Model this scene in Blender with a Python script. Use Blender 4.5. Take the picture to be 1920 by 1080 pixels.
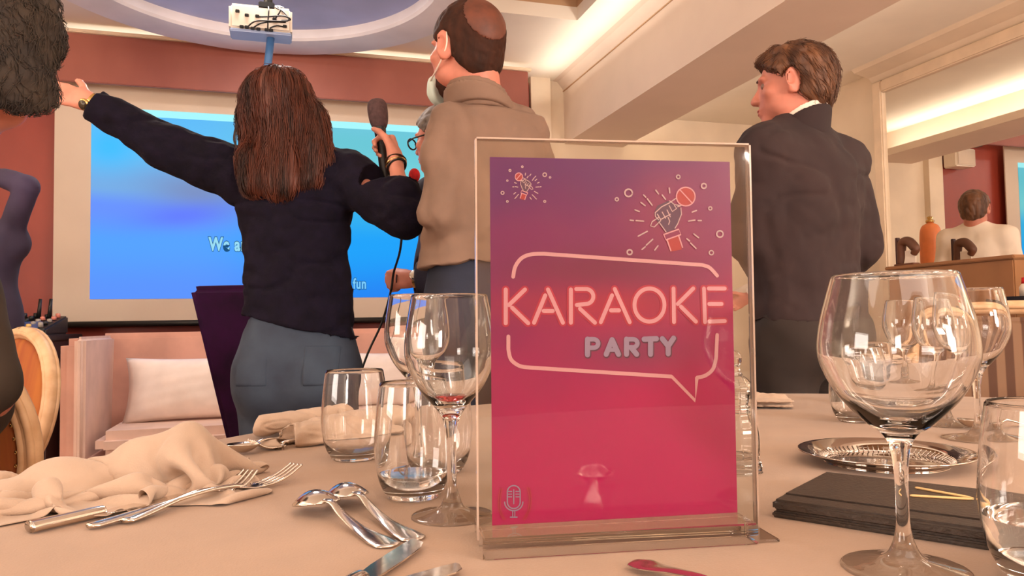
import bpy, bmesh, math, random, time
import numpy as np
from mathutils import Vector, Matrix

random.seed(7)
SC = bpy.context.scene
for o in list(bpy.data.objects):
    bpy.data.objects.remove(o)
COL = SC.collection

# ------------------------------------------------------------------ camera
F = 1400.0
PITCH, ROLL, YAW = math.radians(2.66), math.radians(-1.0), math.radians(17)
CAMPOS = Vector((0, 0, 0.925))
CR = (Matrix.Rotation(math.pi / 2 + PITCH, 3, 'X') @ Matrix.Rotation(ROLL, 3, 'Z'))
cam_d = bpy.data.cameras.new('camera')
cam_d.sensor_width = 36.0
cam_d.lens = 36.0 * F / 1920.0
cam_d.clip_start = 0.02
cam = bpy.data.objects.new('camera', cam_d)
COL.objects.link(cam)
cam.location = CAMPOS
cam.rotation_euler = CR.to_euler()
SC.camera = cam

# ------------------------------------------------------------------ colour management, world
SC.view_settings.view_transform = 'Standard'
SC.view_settings.look = 'None'
SC.view_settings.exposure = -0.26
SC.view_settings.gamma = 1.0
SC.view_settings.use_curve_mapping = False
wd = bpy.data.worlds.new('world')
SC.world = wd
wd.use_nodes = True
wd.node_tree.nodes['Background'].inputs[0].default_value = (1.0, 0.85, 0.7, 1)
wd.node_tree.nodes['Background'].inputs[1].default_value = 0.05
SC.cycles.max_bounces = 14
SC.cycles.diffuse_bounces = 5
SC.cycles.transmission_bounces = 14
SC.cycles.transparent_max_bounces = 16
SC.cycles.sample_clamp_indirect = 20.0
SC.cycles.blur_glossy = 0.6

EU = Vector((math.cos(YAW), math.sin(YAW), 0))
EV = Vector((-math.sin(YAW), math.cos(YAW), 0))
UP = Vector((0, 0, 1))
def W(u, v, z): return EU * u + EV * v + UP * z

# ------------------------------------------------------------------ cove strips and added fill areas
WARM = (1.0, 0.86, 0.70)
def area(name, loc, aim, sx, sy, power, color=WARM, shape='RECTANGLE'):
    l = bpy.data.lights.new(name, 'AREA')
    l.shape = shape; l.size = sx; l.size_y = sy; l.energy = power; l.color = color
    o = bpy.data.objects.new(name, l); COL.objects.link(o)
    o.location = loc
    o.rotation_euler = (-Vector(aim)).to_track_quat('Z', 'Y').to_euler()
    return o
def strip(name, a, b, aim, wid, power, color=WARM):
    a, b = Vector(a), Vector(b)
    l = bpy.data.lights.new(name, 'AREA'); l.shape = 'RECTANGLE'
    l.size = (b - a).length; l.size_y = wid; l.energy = power; l.color = color
    o = bpy.data.objects.new(name, l); COL.objects.link(o)
    z = -Vector(aim).normalized(); x = (b - a).normalized(); y = z.cross(x).normalized(); x = y.cross(z)
    o.matrix_world = Matrix.Translation((a + b) / 2) @ Matrix((x, y, z)).transposed().to_4x4()
    return o
# unseen fill areas added overhead and along the rear wall
TUNG = (1.0, 0.89, 0.80)
area('fill_overhead_table', W(0.35, 0.1, 2.66), (0, 0, -1), 1.6, 1.6, 8, TUNG)
area('fill_overhead_rear', W(0.3, -1.7, 2.66), (0, 0, -1), 2.4, 1.6, 40, TUNG)
area('fill_overhead_left', W(-2.0, 0.4, 2.66), (0, 0, -1), 1.0, 1.6, 14, TUNG)
area('fill_overhead_stage', (-1.18, 3.45, 2.655), (0, 0, -1), 0.5, 0.5, 30, (1.0, 0.88, 0.80), 'DISK')  # unseen fill added to brighten the sofa and stage end
area('fill_overhead_aisle', W(3.0, 1.2, 2.46), (0, 0, -1), 0.5, 1.5, 14, WARM)
for u_ in (-2.5, 2.7):
    area('fill_rear', W(u_, -2.9, 1.5), EV, 0.8, 0.9, 60, TUNG)  # frontal fill added for the poster and people's backs, unseen
# unseen fills added facing up, to brighten ceiling, ring and beam underside
area('fill_up_left', W(-2.75, 2.3, 1.9), UP + EU * .15, 0.5, 0.5, 46, TUNG)
area('fill_up_rear', W(1.6, -2.7, 1.7), UP + EV * .7, 0.6, 0.4, 75, TUNG)
area('fill_up_aisle', W(3.45, -0.2, 1.7), UP - EU * .2, 0.3, 0.6, 22, TUNG)
area('fill_aisle', W(3.0, -2.9, 1.1), EV, 0.8, 0.9, 80, TUNG)  # unseen fill added for the dark beam underside
area('fill_left', W(-2.9, 0.6, 1.3), EU, 1.2, 0.8, 40, TUNG)  # unseen fill added from the left for the beam face
# hidden cove strips: on the pelmet, along the beam, on the aisle ledge
strip('cove_strip_pelmet', W(-1.3, 4.93, 2.56), W(1.6, 4.93, 2.56), (0, 0, 1), 0.10, 5, (1.0, 0.88, 0.72))
strip('cove_strip_aisle', W(2.36, -1.0, 2.27), W(2.36, 5.0, 2.27), EU * 0.35 + UP, 0.07, 20, (1.0, 0.88, 0.74))
strip('cove_strip_ceiling', W(1.80, -1.0, 2.50), W(1.80, 4.9, 2.50), EU * -0.35 + UP, 0.07, 14, (1.0, 0.88, 0.74))
# ------------------------------------------------------------------ helpers: picture to place
def ray(px, py): return CR @ Vector(((px - 960) / F, (540 - py) / F, -1.0))
def P(px, py, Y):
    d = ray(px, py); return CAMPOS + d * (Y / d.y)
def T(px, py, z=0.75):
    d = ray(px, py); return CAMPOS + d * ((z - CAMPOS.z) / d.z)
def PU(px, py, u):
    d = ray(px, py); return CAMPOS + d * (u / d.dot(EU))
def PV(px, py, v):
    d = ray(px, py); return CAMPOS + d * (v / d.dot(EV))

# ------------------------------------------------------------------ helpers: objects
def tag(o, label=None, cat=None, group=None, kind=None):
    if label: o['label'] = label
    if cat: o['category'] = cat
    if group: o['group'] = group
    if kind: o['kind'] = kind
    return o
def thing(name, label, cat, loc=(0, 0, 0), rz=0, group=None):
    o = bpy.data.objects.new(name, None); COL.objects.link(o)
    o.empty_display_size = 0.05
    o.location = loc; o.rotation_euler = (0, 0, rz)
    return tag(o, label, cat, group)
def mesh_np(name, v, f, mat, parent=None, smooth=True, origin=None):
    """v (n,3) array, f list/array of faces. Vertices in world space when the parent sits unrotated at its location."""
    v = np.asarray(v, dtype=np.float64)
    if origin is not None: v = v - np.array(origin)
    me = bpy.data.meshes.new(name)
    if isinstance(f, np.ndarray):
        n, m = f.shape
        me.vertices.add(len(v)); me.vertices.foreach_set('co', v.astype(np.float32).ravel())
        me.loops.add(n * m); me.loops.foreach_set('vertex_index', f.astype(np.int32).ravel())
        me.polygons.add(n)
        me.polygons.foreach_set('loop_start', np.arange(0, n * m, m, dtype=np.int32))
        me.polygons.foreach_set('loop_total', np.full(n, m, dtype=np.int32))
        me.update(calc_edges=True)
    else:
        me.from_pydata([tuple(p) for p in v], [], f); me.update()
    me.polygons.foreach_set('use_smooth', np.full(len(me.polygons), smooth))
    o = bpy.data.objects.new(name, me); COL.objects.link(o)
    if mat: me.materials.append(mat)
    if origin is not None: o.location = origin
    if parent: o.parent = parent
    return o
def settle(o):
    """put the origin of a one-mesh thing at the middle of its base"""
    me = o.data
    co = np.empty(len(me.vertices) * 3, dtype=np.float32); me.vertices.foreach_get('co', co); co = co.reshape(-1, 3)
    c = np.array([(co[:, 0].min() + co[:, 0].max()) / 2, (co[:, 1].min() + co[:, 1].max()) / 2, co[:, 2].min()])
    me.vertices.foreach_set('co', (co - c).astype(np.float32).ravel()); me.update()
    o.location = Vector(o.location) + Vector(c)
    return o
def dup(root, loc=None, rz=None, label=None, group=None):
    r = root.copy(); COL.objects.link(r)
    if loc is not None: r.location = loc
    if rz is not None: r.rotation_euler = (0, 0, rz)
    if label: r['label'] = label
    if group: r['group'] = group
    for ch in list(root.children):
        c = ch.copy(); COL.objects.link(c); c.parent = r
        for g in list(ch.children):
            d = g.copy(); COL.objects.link(d); d.parent = c
    return r

class MB:
    def __init__(s): s.v = []; s.f = []
    def add(s, vs, fs):
        b = len(s.v); s.v += [Vector(p) for p in vs]; s.f += [tuple(b + i for i in q) for q in fs]; return s
    def hexa(s, c):  # 8 corners: bottom loop 0-3, top loop 4-7
        return s.add(c, [(3, 2, 1, 0), (4, 5, 6, 7), (0, 1, 5, 4), (1, 2, 6, 5), (2, 3, 7, 6), (3, 0, 4, 7)])
    def box(s, lo, hi, fn=None):
        x0, y0, z0 = lo; x1, y1, z1 = hi
        c = [(x0, y0, z0), (x1, y0, z0), (x1, y1, z0), (x0, y1, z0), (x0, y0, z1), (x1, y0, z1), (x1, y1, z1), (x0, y1, z1)]
        if fn: c = [fn(*p) for p in c]
        return s.hexa(c)
    def lathe(s, prof, c=(0, 0, 0), seg=32, axis=None):
        c = Vector(c); n = len(prof); vs = []; fs = []
        if axis is None: X, Y, Z = Vector((1, 0, 0)), Vector((0, 1, 0)), UP
        else:
            Z = Vector(axis).normalized(); X = Z.orthogonal().normalized(); Y = Z.cross(X)
        idx = []
        for (r, z) in prof:
            if abs(r) < 1e-7:
                idx.append([len(vs)] * seg); vs.append(c + Z * z)
            else:
                idx.append(list(range(len(vs), len(vs) + seg)))
                for k in range(seg):
                    a = 2 * math.pi * k / seg
                    vs.append(c + X * (r * math.cos(a)) + Y * (r * math.sin(a)) + Z * z)
        for i in range(n - 1):
            for k in range(seg):
                q = [idx[i][k], idx[i][(k + 1) % seg], idx[i + 1][(k + 1) % seg], idx[i + 1][k]]
                q2 = []
                for t in q:
                    if t not in q2: q2.append(t)
                if len(q2) > 2: fs.append(tuple(q2))
        return s.add(vs, fs)
    def tube(s, pts, rad, seg=8, cap=True, flat=None):
        """round tube along pts; flat=(normal, factor) squashes the section along a fixed normal"""
        pts = [Vector(p) for p in pts]; n = len(pts)
        if not hasattr(rad, '__len__'): rad = [rad] * n
        vs = []; fs = []; prevx = None
        for i, p in enumerate(pts):
            t = (pts[min(i + 1, n - 1)] - pts[max(i - 1, 0)]).normalized()
            if prevx is None: x = t.orthogonal().normalized()
            else:
                x = prevx - t * prevx.dot(t)
                x = x.normalized() if x.length > 1e-6 else t.orthogonal().normalized()
            if flat is not None:
                nn = Vector(flat[0]); nn = (nn - t * nn.dot(t)).normalized(); y = nn; x = nn.cross(t).normalized(); fy = flat[1]
                if hasattr(fy, '__len__'): fy = fy[i]
            else: y = t.cross(x); fy = 1.0
            prevx = x
            for k in range(seg):
                a = 2 * math.pi * k / seg
                if flat is not None:
                    vs.append(p + x * (rad[i] * math.cos(a)) + y * (fy * math.sin(a)))
                else:
                    vs.append(p + (x * math.cos(a) + y * math.sin(a)) * rad[i])
        for i in range(n - 1):
            for k in range(seg):
                a, b = i * seg + k, i * seg + (k + 1) % seg
                fs.append((a, b, b + seg, a + seg))
        if cap:
            fs.append(tuple(range(seg - 1, -1, -1))); fs.append(tuple(range((n - 1) * seg, n * seg)))
        return s.add(vs, fs)
    def sphere(s, c, r, seg=16, rings=10, scale=(1, 1, 1)):
        c = Vector(c); b = MB()
        b.lathe([(r * math.sin(math.pi * i / rings), -r * math.cos(math.pi * i / rings)) for i in range(rings + 1)], seg=seg)
        return s.add([c + Vector((p.x * scale[0], p.y * scale[1], p.z * scale[2])) for p in b.v], b.f)
    def prism(s, poly, h, fn):
        """poly in 2-D, extruded 0..h, mapped by fn(a, b, c)"""
        n = len(poly)
        vs = [fn(a, b, 0) for a, b in poly] + [fn(a, b, h) for a, b in poly]
        fs = [tuple(range(n - 1, -1, -1)), tuple(range(n, 2 * n))] + [(i, (i + 1) % n, n + (i + 1) % n, n + i) for i in range(n)]
        return s.add(vs, fs)
    def build(s, name, mat, parent=None, smooth=False, bevel=0, seg=2, world=True, sub=0):
        off = Vector(parent.location) if (parent and world) else Vector((0, 0, 0))
        me = bpy.data.meshes.new(name)
        me.from_pydata([tuple(p - off) for p in s.v], [], s.f)
        bm = bmesh.new(); bm.from_mesh(me)
        bmesh.ops.recalc_face_normals(bm, faces=bm.faces)
        if bevel:
            es = [e for e in bm.edges if len(e.link_faces) == 2 and e.calc_face_angle(0) > 0.6]
            bmesh.ops.bevel(bm, geom=es, offset=bevel, segments=seg, affect='EDGES', clamp_overlap=True)
        bm.to_mesh(me); bm.free()
        if smooth or bevel:
            me.polygons.foreach_set('use_smooth', np.full(len(me.polygons), True))
        o = bpy.data.objects.new(name, me); COL.objects.link(o)
        if mat: me.materials.append(mat)
        if bevel:
            try: me.set_sharp_from_angle(angle=math.radians(40))
            except Exception: pass
        if sub:
            m = o.modifiers.new('sub', 'SUBSURF'); m.levels = sub; m.render_levels = sub
        if parent: o.parent = parent
        return o
def spline(pts, n=8):
    """Catmull-Rom through 2-D or 3-D points"""
    P_ = [np.array(p, float) for p in pts]; out = []
    for i in range(len(P_) - 1):
        p0 = P_[max(i - 1, 0)]; p1 = P_[i]; p2 = P_[i + 1]; p3 = P_[min(i + 2, len(P_) - 1)]
        for k in range(n):
            t = k / n
            out.append(0.5 * ((2 * p1) + (-p0 + p2) * t + (2 * p0 - 5 * p1 + 4 * p2 - p3) * t * t + (-p0 + 3 * p1 - 3 * p2 + p3) * t ** 3))
    out.append(P_[-1])
    return out

# ------------------------------------------------------------------ materials
def lin(c):
    return tuple(((x / 255) / 12.92 if x / 255 <= 0.04045 else ((x / 255 + 0.055) / 1.055) ** 2.4) for x in c) + (1,)
def mat(name, rgb, rough=0.6, metal=0.0, spec=0.5, var=0.0, vscale=8.0, vstretch=(1, 1, 1), bump=0.0, bscale=60.0, sheen=0.0, rgb2=None, coat=0.0, sss=0.0):
    m = bpy.data.materials.new(name); m.use_nodes = True
    nt = m.node_tree; b = nt.nodes['Principled BSDF']
    b.inputs['Base Color'].default_value = lin(rgb)
    b.inputs['Roughness'].default_value = rough; b.inputs['Metallic'].default_value = metal
    b.inputs['Specular IOR Level'].default_value = spec
    b.inputs['Sheen Weight'].default_value = sheen; b.inputs['Coat Weight'].default_value = coat
    if sss:
        b.inputs['Subsurface Weight'].default_value = sss; b.inputs['Subsurface Radius'].default_value = (0.012, 0.005, 0.003); b.inputs['Subsurface Scale'].default_value = 0.6
    tc = nt.nodes.new('ShaderNodeTexCoord'); mp = nt.nodes.new('ShaderNodeMapping'); mp.inputs['Scale'].default_value = vstretch
    nt.links.new(tc.outputs['Object'], mp.inputs['Vector'])
    if var or rgb2:
        nz = nt.nodes.new('ShaderNodeTexNoise'); nz.inputs['Scale'].default_value = vscale; nz.inputs['Detail'].default_value = 4
        nt.links.new(mp.outputs[0], nz.inputs['Vector'])
        cr = nt.nodes.new('ShaderNodeValToRGB')
        c1 = rgb2 if rgb2 else tuple(x * (1 - var) for x in rgb)
        c2 = rgb if rgb2 else tuple(min(255, x * (1 + var)) for x in rgb)
        cr.color_ramp.elements[0].color = lin(c1); cr.color_ramp.elements[0].position = 0.33
        cr.color_ramp.elements[1].color = lin(c2); cr.color_ramp.elements[1].position = 0.67
        nt.links.new(nz.outputs['Fac'], cr.inputs[0]); nt.links.new(cr.outputs[0], b.inputs['Base Color'])
    if bump:
        nb = nt.nodes.new('ShaderNodeTexNoise'); nb.inputs['Scale'].default_value = bscale; nb.inputs['Detail'].default_value = 3
        nt.links.new(mp.outputs[0], nb.inputs['Vector'])
        bp = nt.nodes.new('ShaderNodeBump'); bp.inputs['Strength'].default_value = bump; bp.inputs['Distance'].default_value = 0.004
        nt.links.new(nb.outputs['Fac'], bp.inputs['Height']); nt.links.new(bp.outputs[0], b.inputs['Normal'])
    return m
def glass(name, rgb=(255, 255, 255), ior=1.47, rough=0.0):
    m = mat(name, rgb, rough=rough, var=0)
    b = m.node_tree.nodes['Principled BSDF']
    b.inputs['Transmission Weight'].default_value = 1.0; b.inputs['IOR'].default_value = ior
    return m
def emit(name, rgb, s=1.0):
    m = bpy.data.materials.new(name); m.use_nodes = True; nt = m.node_tree; nt.nodes.clear()
    e = nt.nodes.new('ShaderNodeEmission'); e.inputs[0].default_value = lin(rgb); e.inputs[1].default_value = s
    o = nt.nodes.new('ShaderNodeOutputMaterial'); nt.links.new(e.outputs[0], o.inputs[0]); return m
def thin_sheet(name):
    """clear acrylic sheet: light passes straight through, Fresnel reflection on top"""
    m = bpy.data.materials.new(name); m.use_nodes = True; nt = m.node_tree; nt.nodes.clear()
    tr = nt.nodes.new('ShaderNodeBsdfTransparent'); tr.inputs[0].default_value = (0.97, 0.97, 0.96, 1)
    gl = nt.nodes.new('ShaderNodeBsdfGlossy'); gl.inputs['Roughness'].default_value = 0.03
    fr = nt.nodes.new('ShaderNodeFresnel'); fr.inputs[0].default_value = 1.49
    mx = nt.nodes.new('ShaderNodeMixShader'); o = nt.nodes.new('ShaderNodeOutputMaterial')
    nt.links.new(fr.outputs[0], mx.inputs[0]); nt.links.new(tr.outputs[0], mx.inputs[1]); nt.links.new(gl.outputs[0], mx.inputs[2])
    nt.links.new(mx.outputs[0], o.inputs[0]); return m
M = {}
M['cream_wall'] = mat('cream_wall', (228, 212, 190), 0.85, var=0.03, vscale=3, bump=0.05, bscale=40)
M['ceiling'] = mat('ceiling_plaster', (238, 230, 216), 0.9, var=0.02, vscale=2, bump=0.04, bscale=30)
M['beam'] = mat('beam_plaster', (226, 208, 192), 0.9, var=0.02, vscale=2)
M['rear_wall'] = mat('rear_wall_tan', (196, 160, 132), 0.85, var=0.03, vscale=3)
M['disc'] = mat('recess_plaster_bluelit', (172, 180, 216), 0.9, var=0.08, vscale=1.5)  # projector's bluish light put into the recess plaster colour
M['ring'] = mat('ring_plaster', (232, 226, 226), 0.85, var=0.05, vscale=2)
M['recess'] = mat('recess_plaster_tan', (190, 155, 120), 0.9, var=0.05, vscale=2)
M['wood'] = mat('red_wood_panel', (158, 62, 44), 0.45, rgb2=(128, 42, 30), vscale=2.2, vstretch=(1, 1, 0.35), bump=0.03, bscale=25)
M['valance'] = mat('valance_wood', (158, 92, 76), 0.5, rgb2=(134, 70, 58), vscale=1.6, vstretch=(1, 1, 0.5))
M['darkwall'] = mat('dark_wood', (70, 40, 40), 0.5, var=0.1)
M['floor'] = mat('carpet', (178, 150, 132), 0.95, var=0.25, vscale=30, bump=0.2, bscale=200)
M['black'] = mat('black_plastic', (18, 17, 17), 0.45, var=0.1)
M['matte_white'] = mat('screen_white', (205, 188, 170), 0.85, var=0.02, vscale=2)
M['white_plastic'] = mat('white_plastic', (228, 214, 196), 0.45, var=0.02)
M['mirror'] = mat('mirror_silver', (245, 243, 238), 0.01, metal=1.0)
M['frame'] = mat('cream_frame', (225, 204, 178), 0.5, var=0.03)
M['cloth'] = mat('tablecloth_cotton', (162, 133, 110), 0.85, var=0.02, vscale=14, bump=0.12, bscale=500, sheen=0.15)
M['napkin'] = mat('napkin_cotton', (182, 158, 138), 0.85, var=0.02, vscale=20, bump=0.15, bscale=600, sheen=0.15)
M['steel'] = mat('cutlery_steel', (222, 214, 206), 0.13, metal=1.0, var=0.02, bump=0.02, bscale=40)
M['dish'] = mat('polished_silver', (196, 186, 178), 0.06, metal=1.0)
M['gold'] = mat('gold_metal', (205, 170, 110), 0.25, metal=1.0, var=0.05)
M['chrome'] = mat('chrome', (215, 215, 220), 0.12, metal=1.0)
M['glass'] = glass('clear_glass')
M['acrylic'] = glass('acrylic_block', (255, 250, 246), 1.45, 0.02)
M['sheet'] = thin_sheet('acrylic_sheet')
M['water'] = glass('water', (255, 255, 255), 1.33)
M['wine'] = glass('wine_residue', (190, 60, 60), 1.34)
M['chair_wood'] = mat('cream_painted_wood', (226, 190, 150), 0.5, rgb2=(206, 164, 122), vscale=25)
M['pink_up'] = mat('pink_upholstery', (212, 162, 144), 0.8, var=0.05, vscale=5, sheen=0.2)
M['pale_up'] = mat('pale_pink_piping', (226, 196, 182), 0.8, var=0.03)
M['cushion'] = mat('cushion_cotton', (244, 230, 222), 0.9, var=0.03, bump=0.1, bscale=300)
M['purple'] = mat('purple_velvet', (58, 8, 66), 0.8, rgb2=(38, 5, 46), vscale=9, spec=.25)
M['brown_up'] = mat('brown_leather', (150, 104, 66), 0.6, var=0.04, vscale=6)
M['skin'] = mat('skin_warm', (210, 140, 118), 0.5, var=0.05, vscale=18, sss=0.05)
M['skin2'] = mat('skin_pink', (202, 128, 108), 0.5, var=0.05, vscale=18, sss=0.05)
M['navy_knit'] = mat('navy_knit', (20, 15, 30), 0.95, var=0.15, vscale=30, bump=0.2, bscale=250, spec=.2)
M['jeans'] = mat('grey_blue_denim', (62, 76, 94), 0.85, rgb2=(46, 56, 74), vscale=9, bump=0.1, bscale=500)
M['navy_jeans'] = mat('dark_navy_denim', (34, 40, 58), 0.85, var=0.12, vscale=10, bump=0.1, bscale=400)
M['taupe'] = mat('taupe_shirt', (128, 103, 88), 0.8, var=0.04, vscale=10, bump=0.06, bscale=350)
M['jacket'] = mat('charcoal_jacket', (52, 36, 36), 0.9, rgb2=(43, 31, 33), vscale=5, bump=0.08, bscale=350)
M['trousers'] = mat('black_trousers', (46, 36, 32), 0.85, var=0.08, vscale=8)
M['shirt_white'] = mat('white_shirt', (240, 226, 212), 0.8, var=0.02)
M['navy_jacket'] = mat('navy_jacket', (30, 28, 48), 0.8, var=0.1, vscale=8)
M['purple_shirt'] = mat('dark_purple_shirt', (62, 52, 82), 0.8, rgb2=(40, 32, 52), vscale=4)
M['brown_coat'] = mat('dark_brown_coat', (52, 42, 34), 0.9, var=0.12, vscale=6)
M['hair_dark'] = mat('dark_brown_hair', (66, 36, 24), 0.7, spec=.2, rgb2=(44, 25, 18), vscale=40, vstretch=(1, 1, 0.25), bump=0.3, bscale=120)
M['hair_brown'] = mat('brown_hair', (120, 78, 50), 0.55, rgb2=(72, 44, 30), vscale=30, vstretch=(1, 1, 0.2), bump=0.35, bscale=110)
M['hair_auburn'] = mat('auburn_hair', (112, 55, 35), 0.5, rgb2=(40, 20, 15), vscale=30, vstretch=(1, 1, 0.12), bump=0.35, bscale=110)
M['hair_grey'] = mat('grey_hair', (120, 108, 98), 0.65, rgb2=(80, 68, 62), vscale=40, bump=0.3, bscale=120)
M['hair_ash'] = mat('dark_ash_hair', (66, 54, 44), 0.8, rgb2=(46, 38, 34), vscale=22, bump=0.5, bscale=60)
M['eye'] = mat('eye_white', (128, 98, 86), 0.4)
M['scalp'] = mat('stubbled_scalp', (98, 52, 36), 0.55, var=.12, vscale=30)
M['lip'] = mat('lip', (176, 90, 80), 0.5)
M['mask'] = mat('pale_green_mask', (196, 214, 206), 0.8, var=0.03)
M['red'] = mat('red_foam', (196, 30, 34), 0.85, var=0.1, vscale=60)
M['foam'] = mat('mauve_foam', (84, 62, 62), 0.95, var=0.12, vscale=90, bump=0.3, bscale=300)
M['leather'] = mat('dark_leather', (58, 44, 34), 0.5, rgb2=(48, 36, 28), vscale=60, bump=0.25, bscale=260)
M['pick'] = mat('toothpick_wood', (232, 190, 130), 0.7, var=0.06)
M['orange'] = mat('orange_ceramic', (226, 130, 76), 0.5, var=0.06)
M['brown_wood'] = mat('brown_wood', (96, 56, 36), 0.55, var=0.15)
# ------------------------------------------------------------------ setting
wall_v = 5.1
def slab(name, pts_bottom, h, m, kind='structure', fn=None, bevel=0):
    mb = MB(); mb.prism(pts_bottom, h, fn or (lambda a, b, c: W(a, b, 0) + UP * c))
    o = mb.build(name, m, bevel=bevel); o['kind'] = kind; return o
def wbox(name, lo, hi, m, parent=None, bevel=0, kind='structure'):
    mb = MB(); mb.box(lo, hi, W); o = mb.build(name, m, parent, bevel=bevel)
    if kind and not parent: o['kind'] = kind
    return o
UL, UR, VB = -3.0, 3.6, -3.0
wbox('floor', (UL - .1, VB - .1, -0.1), (UR + .1, wall_v + .1, 0), M['floor'])
wbox('wall_left', (UL - .1, VB, 0), (UL, wall_v, 2.8), M['cream_wall'])
wbox('wall_back', (UL - .1, VB - .1, 0), (UR + .1, VB, 2.8), M['rear_wall'])
wbox('wall_right', (UR, VB, 0), (UR + .1, wall_v + .1, 2.8), M['cream_wall'])
wbox('wall_front', (UL - .1, wall_v, 0), (UR, wall_v + .1, 2.8), M['cream_wall'])
wbox('trim_1', (-2.9, wall_v - .04, 0), (1.70, wall_v, 2.66), M['wood'])          # wood panelling of the stage wall
# main ceiling with a round opening and a square coffer
CC = Vector((-1.18, 3.45)); RO, RI = 1.11, 0.86
cu, cv = EU.xy.dot(CC), EV.xy.dot(CC)
ZC = 2.70
def quadmesh(name, quads, m, parent=None, thick=0.08):
    mb = MB()
    for q in quads:
        mb.prism(q, thick, lambda a, b, c: W(a, b, ZC) + UP * c)
    o = mb.build(name, m, parent)
    if not parent: o['kind'] = 'structure'
    return o
KU0, KU1, KV0, KV1 = 1.06, 1.66, 0.9, 4.02     # coffer
ce = [[(UL, VB), (KU0, VB), (KU0, 2.2), (UL, 2.2)], [(UL, 2.2), (UL, 5.1), (-2.3, 5.1), (-2.3, 2.2)],
      [(KU0, VB), (1.92, VB), (1.92, KV0), (KU0, KV0)], [(KU1, KV0), (1.92, KV0), (1.92, 5.1), (KU1, 5.1)], [(KU0, KV1), (KU1, KV1), (KU1, 5.1), (KU0, 5.1)]]
# ring of quads from the circle out to the square -2.3..KU0 x 2.2..5.1
N = 48; sq = []
for k in range(N):
    a = 2 * math.pi * k / N; c, s = math.cos(a), math.sin(a)
    t = min((KU0 - cu) / c if c > 1e-6 else 9e9, (-2.3 - cu) / c if c < -1e-6 else 9e9, (5.1 - cv) / s if s > 1e-6 else 9e9, (2.2 - cv) / s if s < -1e-6 else 9e9)
    sq.append((cu + c * t, cv + s * t))
RC = RO - 0.02
for k in range(N):
    a, b = 2 * math.pi * k / N, 2 * math.pi * (k + 1) / N
    ce.append([(cu + RC * math.cos(a), cv + RC * math.sin(a)), sq[k], sq[(k + 1) % N], (cu + RC * math.cos(b), cv + RC * math.sin(b))])
for qx, qy in ((KU0, 5.1), (-2.3, 5.1), (-2.3, 2.2), (KU0, 2.2)):   # corners the fan misses
    pass
quadmesh('ceiling', ce, M['ceiling'])
mb = MB()
for k in range(N):
    for (ax, ay) in ((KU0, 5.1), (-2.3, 5.1), (-2.3, 2.2), (KU0, 2.2)):
        p, q = sq[k], sq[(k + 1) % N]
        if abs(p[0] - q[0]) > 1e-6 and abs(p[1] - q[1]) > 1e-6 and math.hypot(p[0] - ax, p[1] - ay) < .6:
            mb.prism([p, (ax, ay), q], 0.08, lambda a, b, c: W(a, b, ZC) + UP * c)
if mb.f: mb.build('ceiling', M['ceiling'])['kind'] = 'structure'
cw = W(cu, cv, 0)
mb = MB(); mb.lathe([(0, 2.665), (RI + .03, 2.665), (RI + .03, 2.70), (0, 2.70)], cw, seg=64)
mb.build('ceiling', M['disc'])['kind'] = 'structure'
mb = MB()   # dropped plaster ring round the blue recess
mb.lathe([(RI, 2.68), (RI, 2.615), (RI + .015, 2.602), (RO - .02, 2.60), (RO, 2.612), (RO, 2.75), (RI, 2.75)], cw, seg=96)
o = mb.build('trim_2', M['ring'], smooth=True); o['kind'] = 'structure'; o.data.set_sharp_from_angle(angle=math.radians(35))
mb = MB()   # coffer
mb.box((KU0 - .05, KV0 - .05, 2.78), (KU0, KV1 + .05, 3.0), W).box((KU1, KV0 - .05, 2.78), (KU1 + .05, KV1 + .05, 3.0), W)
mb.box((KU0, KV1, 2.78), (KU1, KV1 + .05, 3.0), W).box((KU0, KV0 - .05, 2.78), (KU1, KV0, 3.0), W).box((KU0 - .05, KV0 - .05, 3.0), (KU1 + .05, KV1 + .05, 3.05), W)
mb.build('trim_3', M['recess'])['kind'] = 'structure'
# the long beam between room and side aisle: slanted cornice, face, underside, back face
prof = [(1.90, 2.78), (1.90, 2.70), (1.935, 2.695), (1.97, 2.655), (1.985, 2.63), (1.985, 2.235), (2.44, 2.235), (2.44, 2.255), (2.28, 2.255), (2.28, 2.78)]
mb = MB(); mb.prism([(u, z) for u, z in prof], wall_v - VB, lambda a, b, c: W(a, VB + c, b))
mb.build('trim_4', M['beam'])['kind'] = 'structure'
wbox('trim_5', (1.978, VB, 2.625), (1.986, wall_v, 2.631), M['recess'])
mb = MB(); mb.box((2.44, VB, 2.235), (2.455, wall_v, 2.29), W); mb.build('trim_6', M['beam'])['kind'] = 'structure'   # lip hiding the cove strip
wbox('ceiling', (2.27, VB, 2.475), (UR, wall_v, 2.55), M['ceiling'])
# column at the end of the stage wall
wbox('trim_7', (1.71, wall_v - .06, 0), (1.86, wall_v, 2.70), M['cream_wall'])
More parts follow.
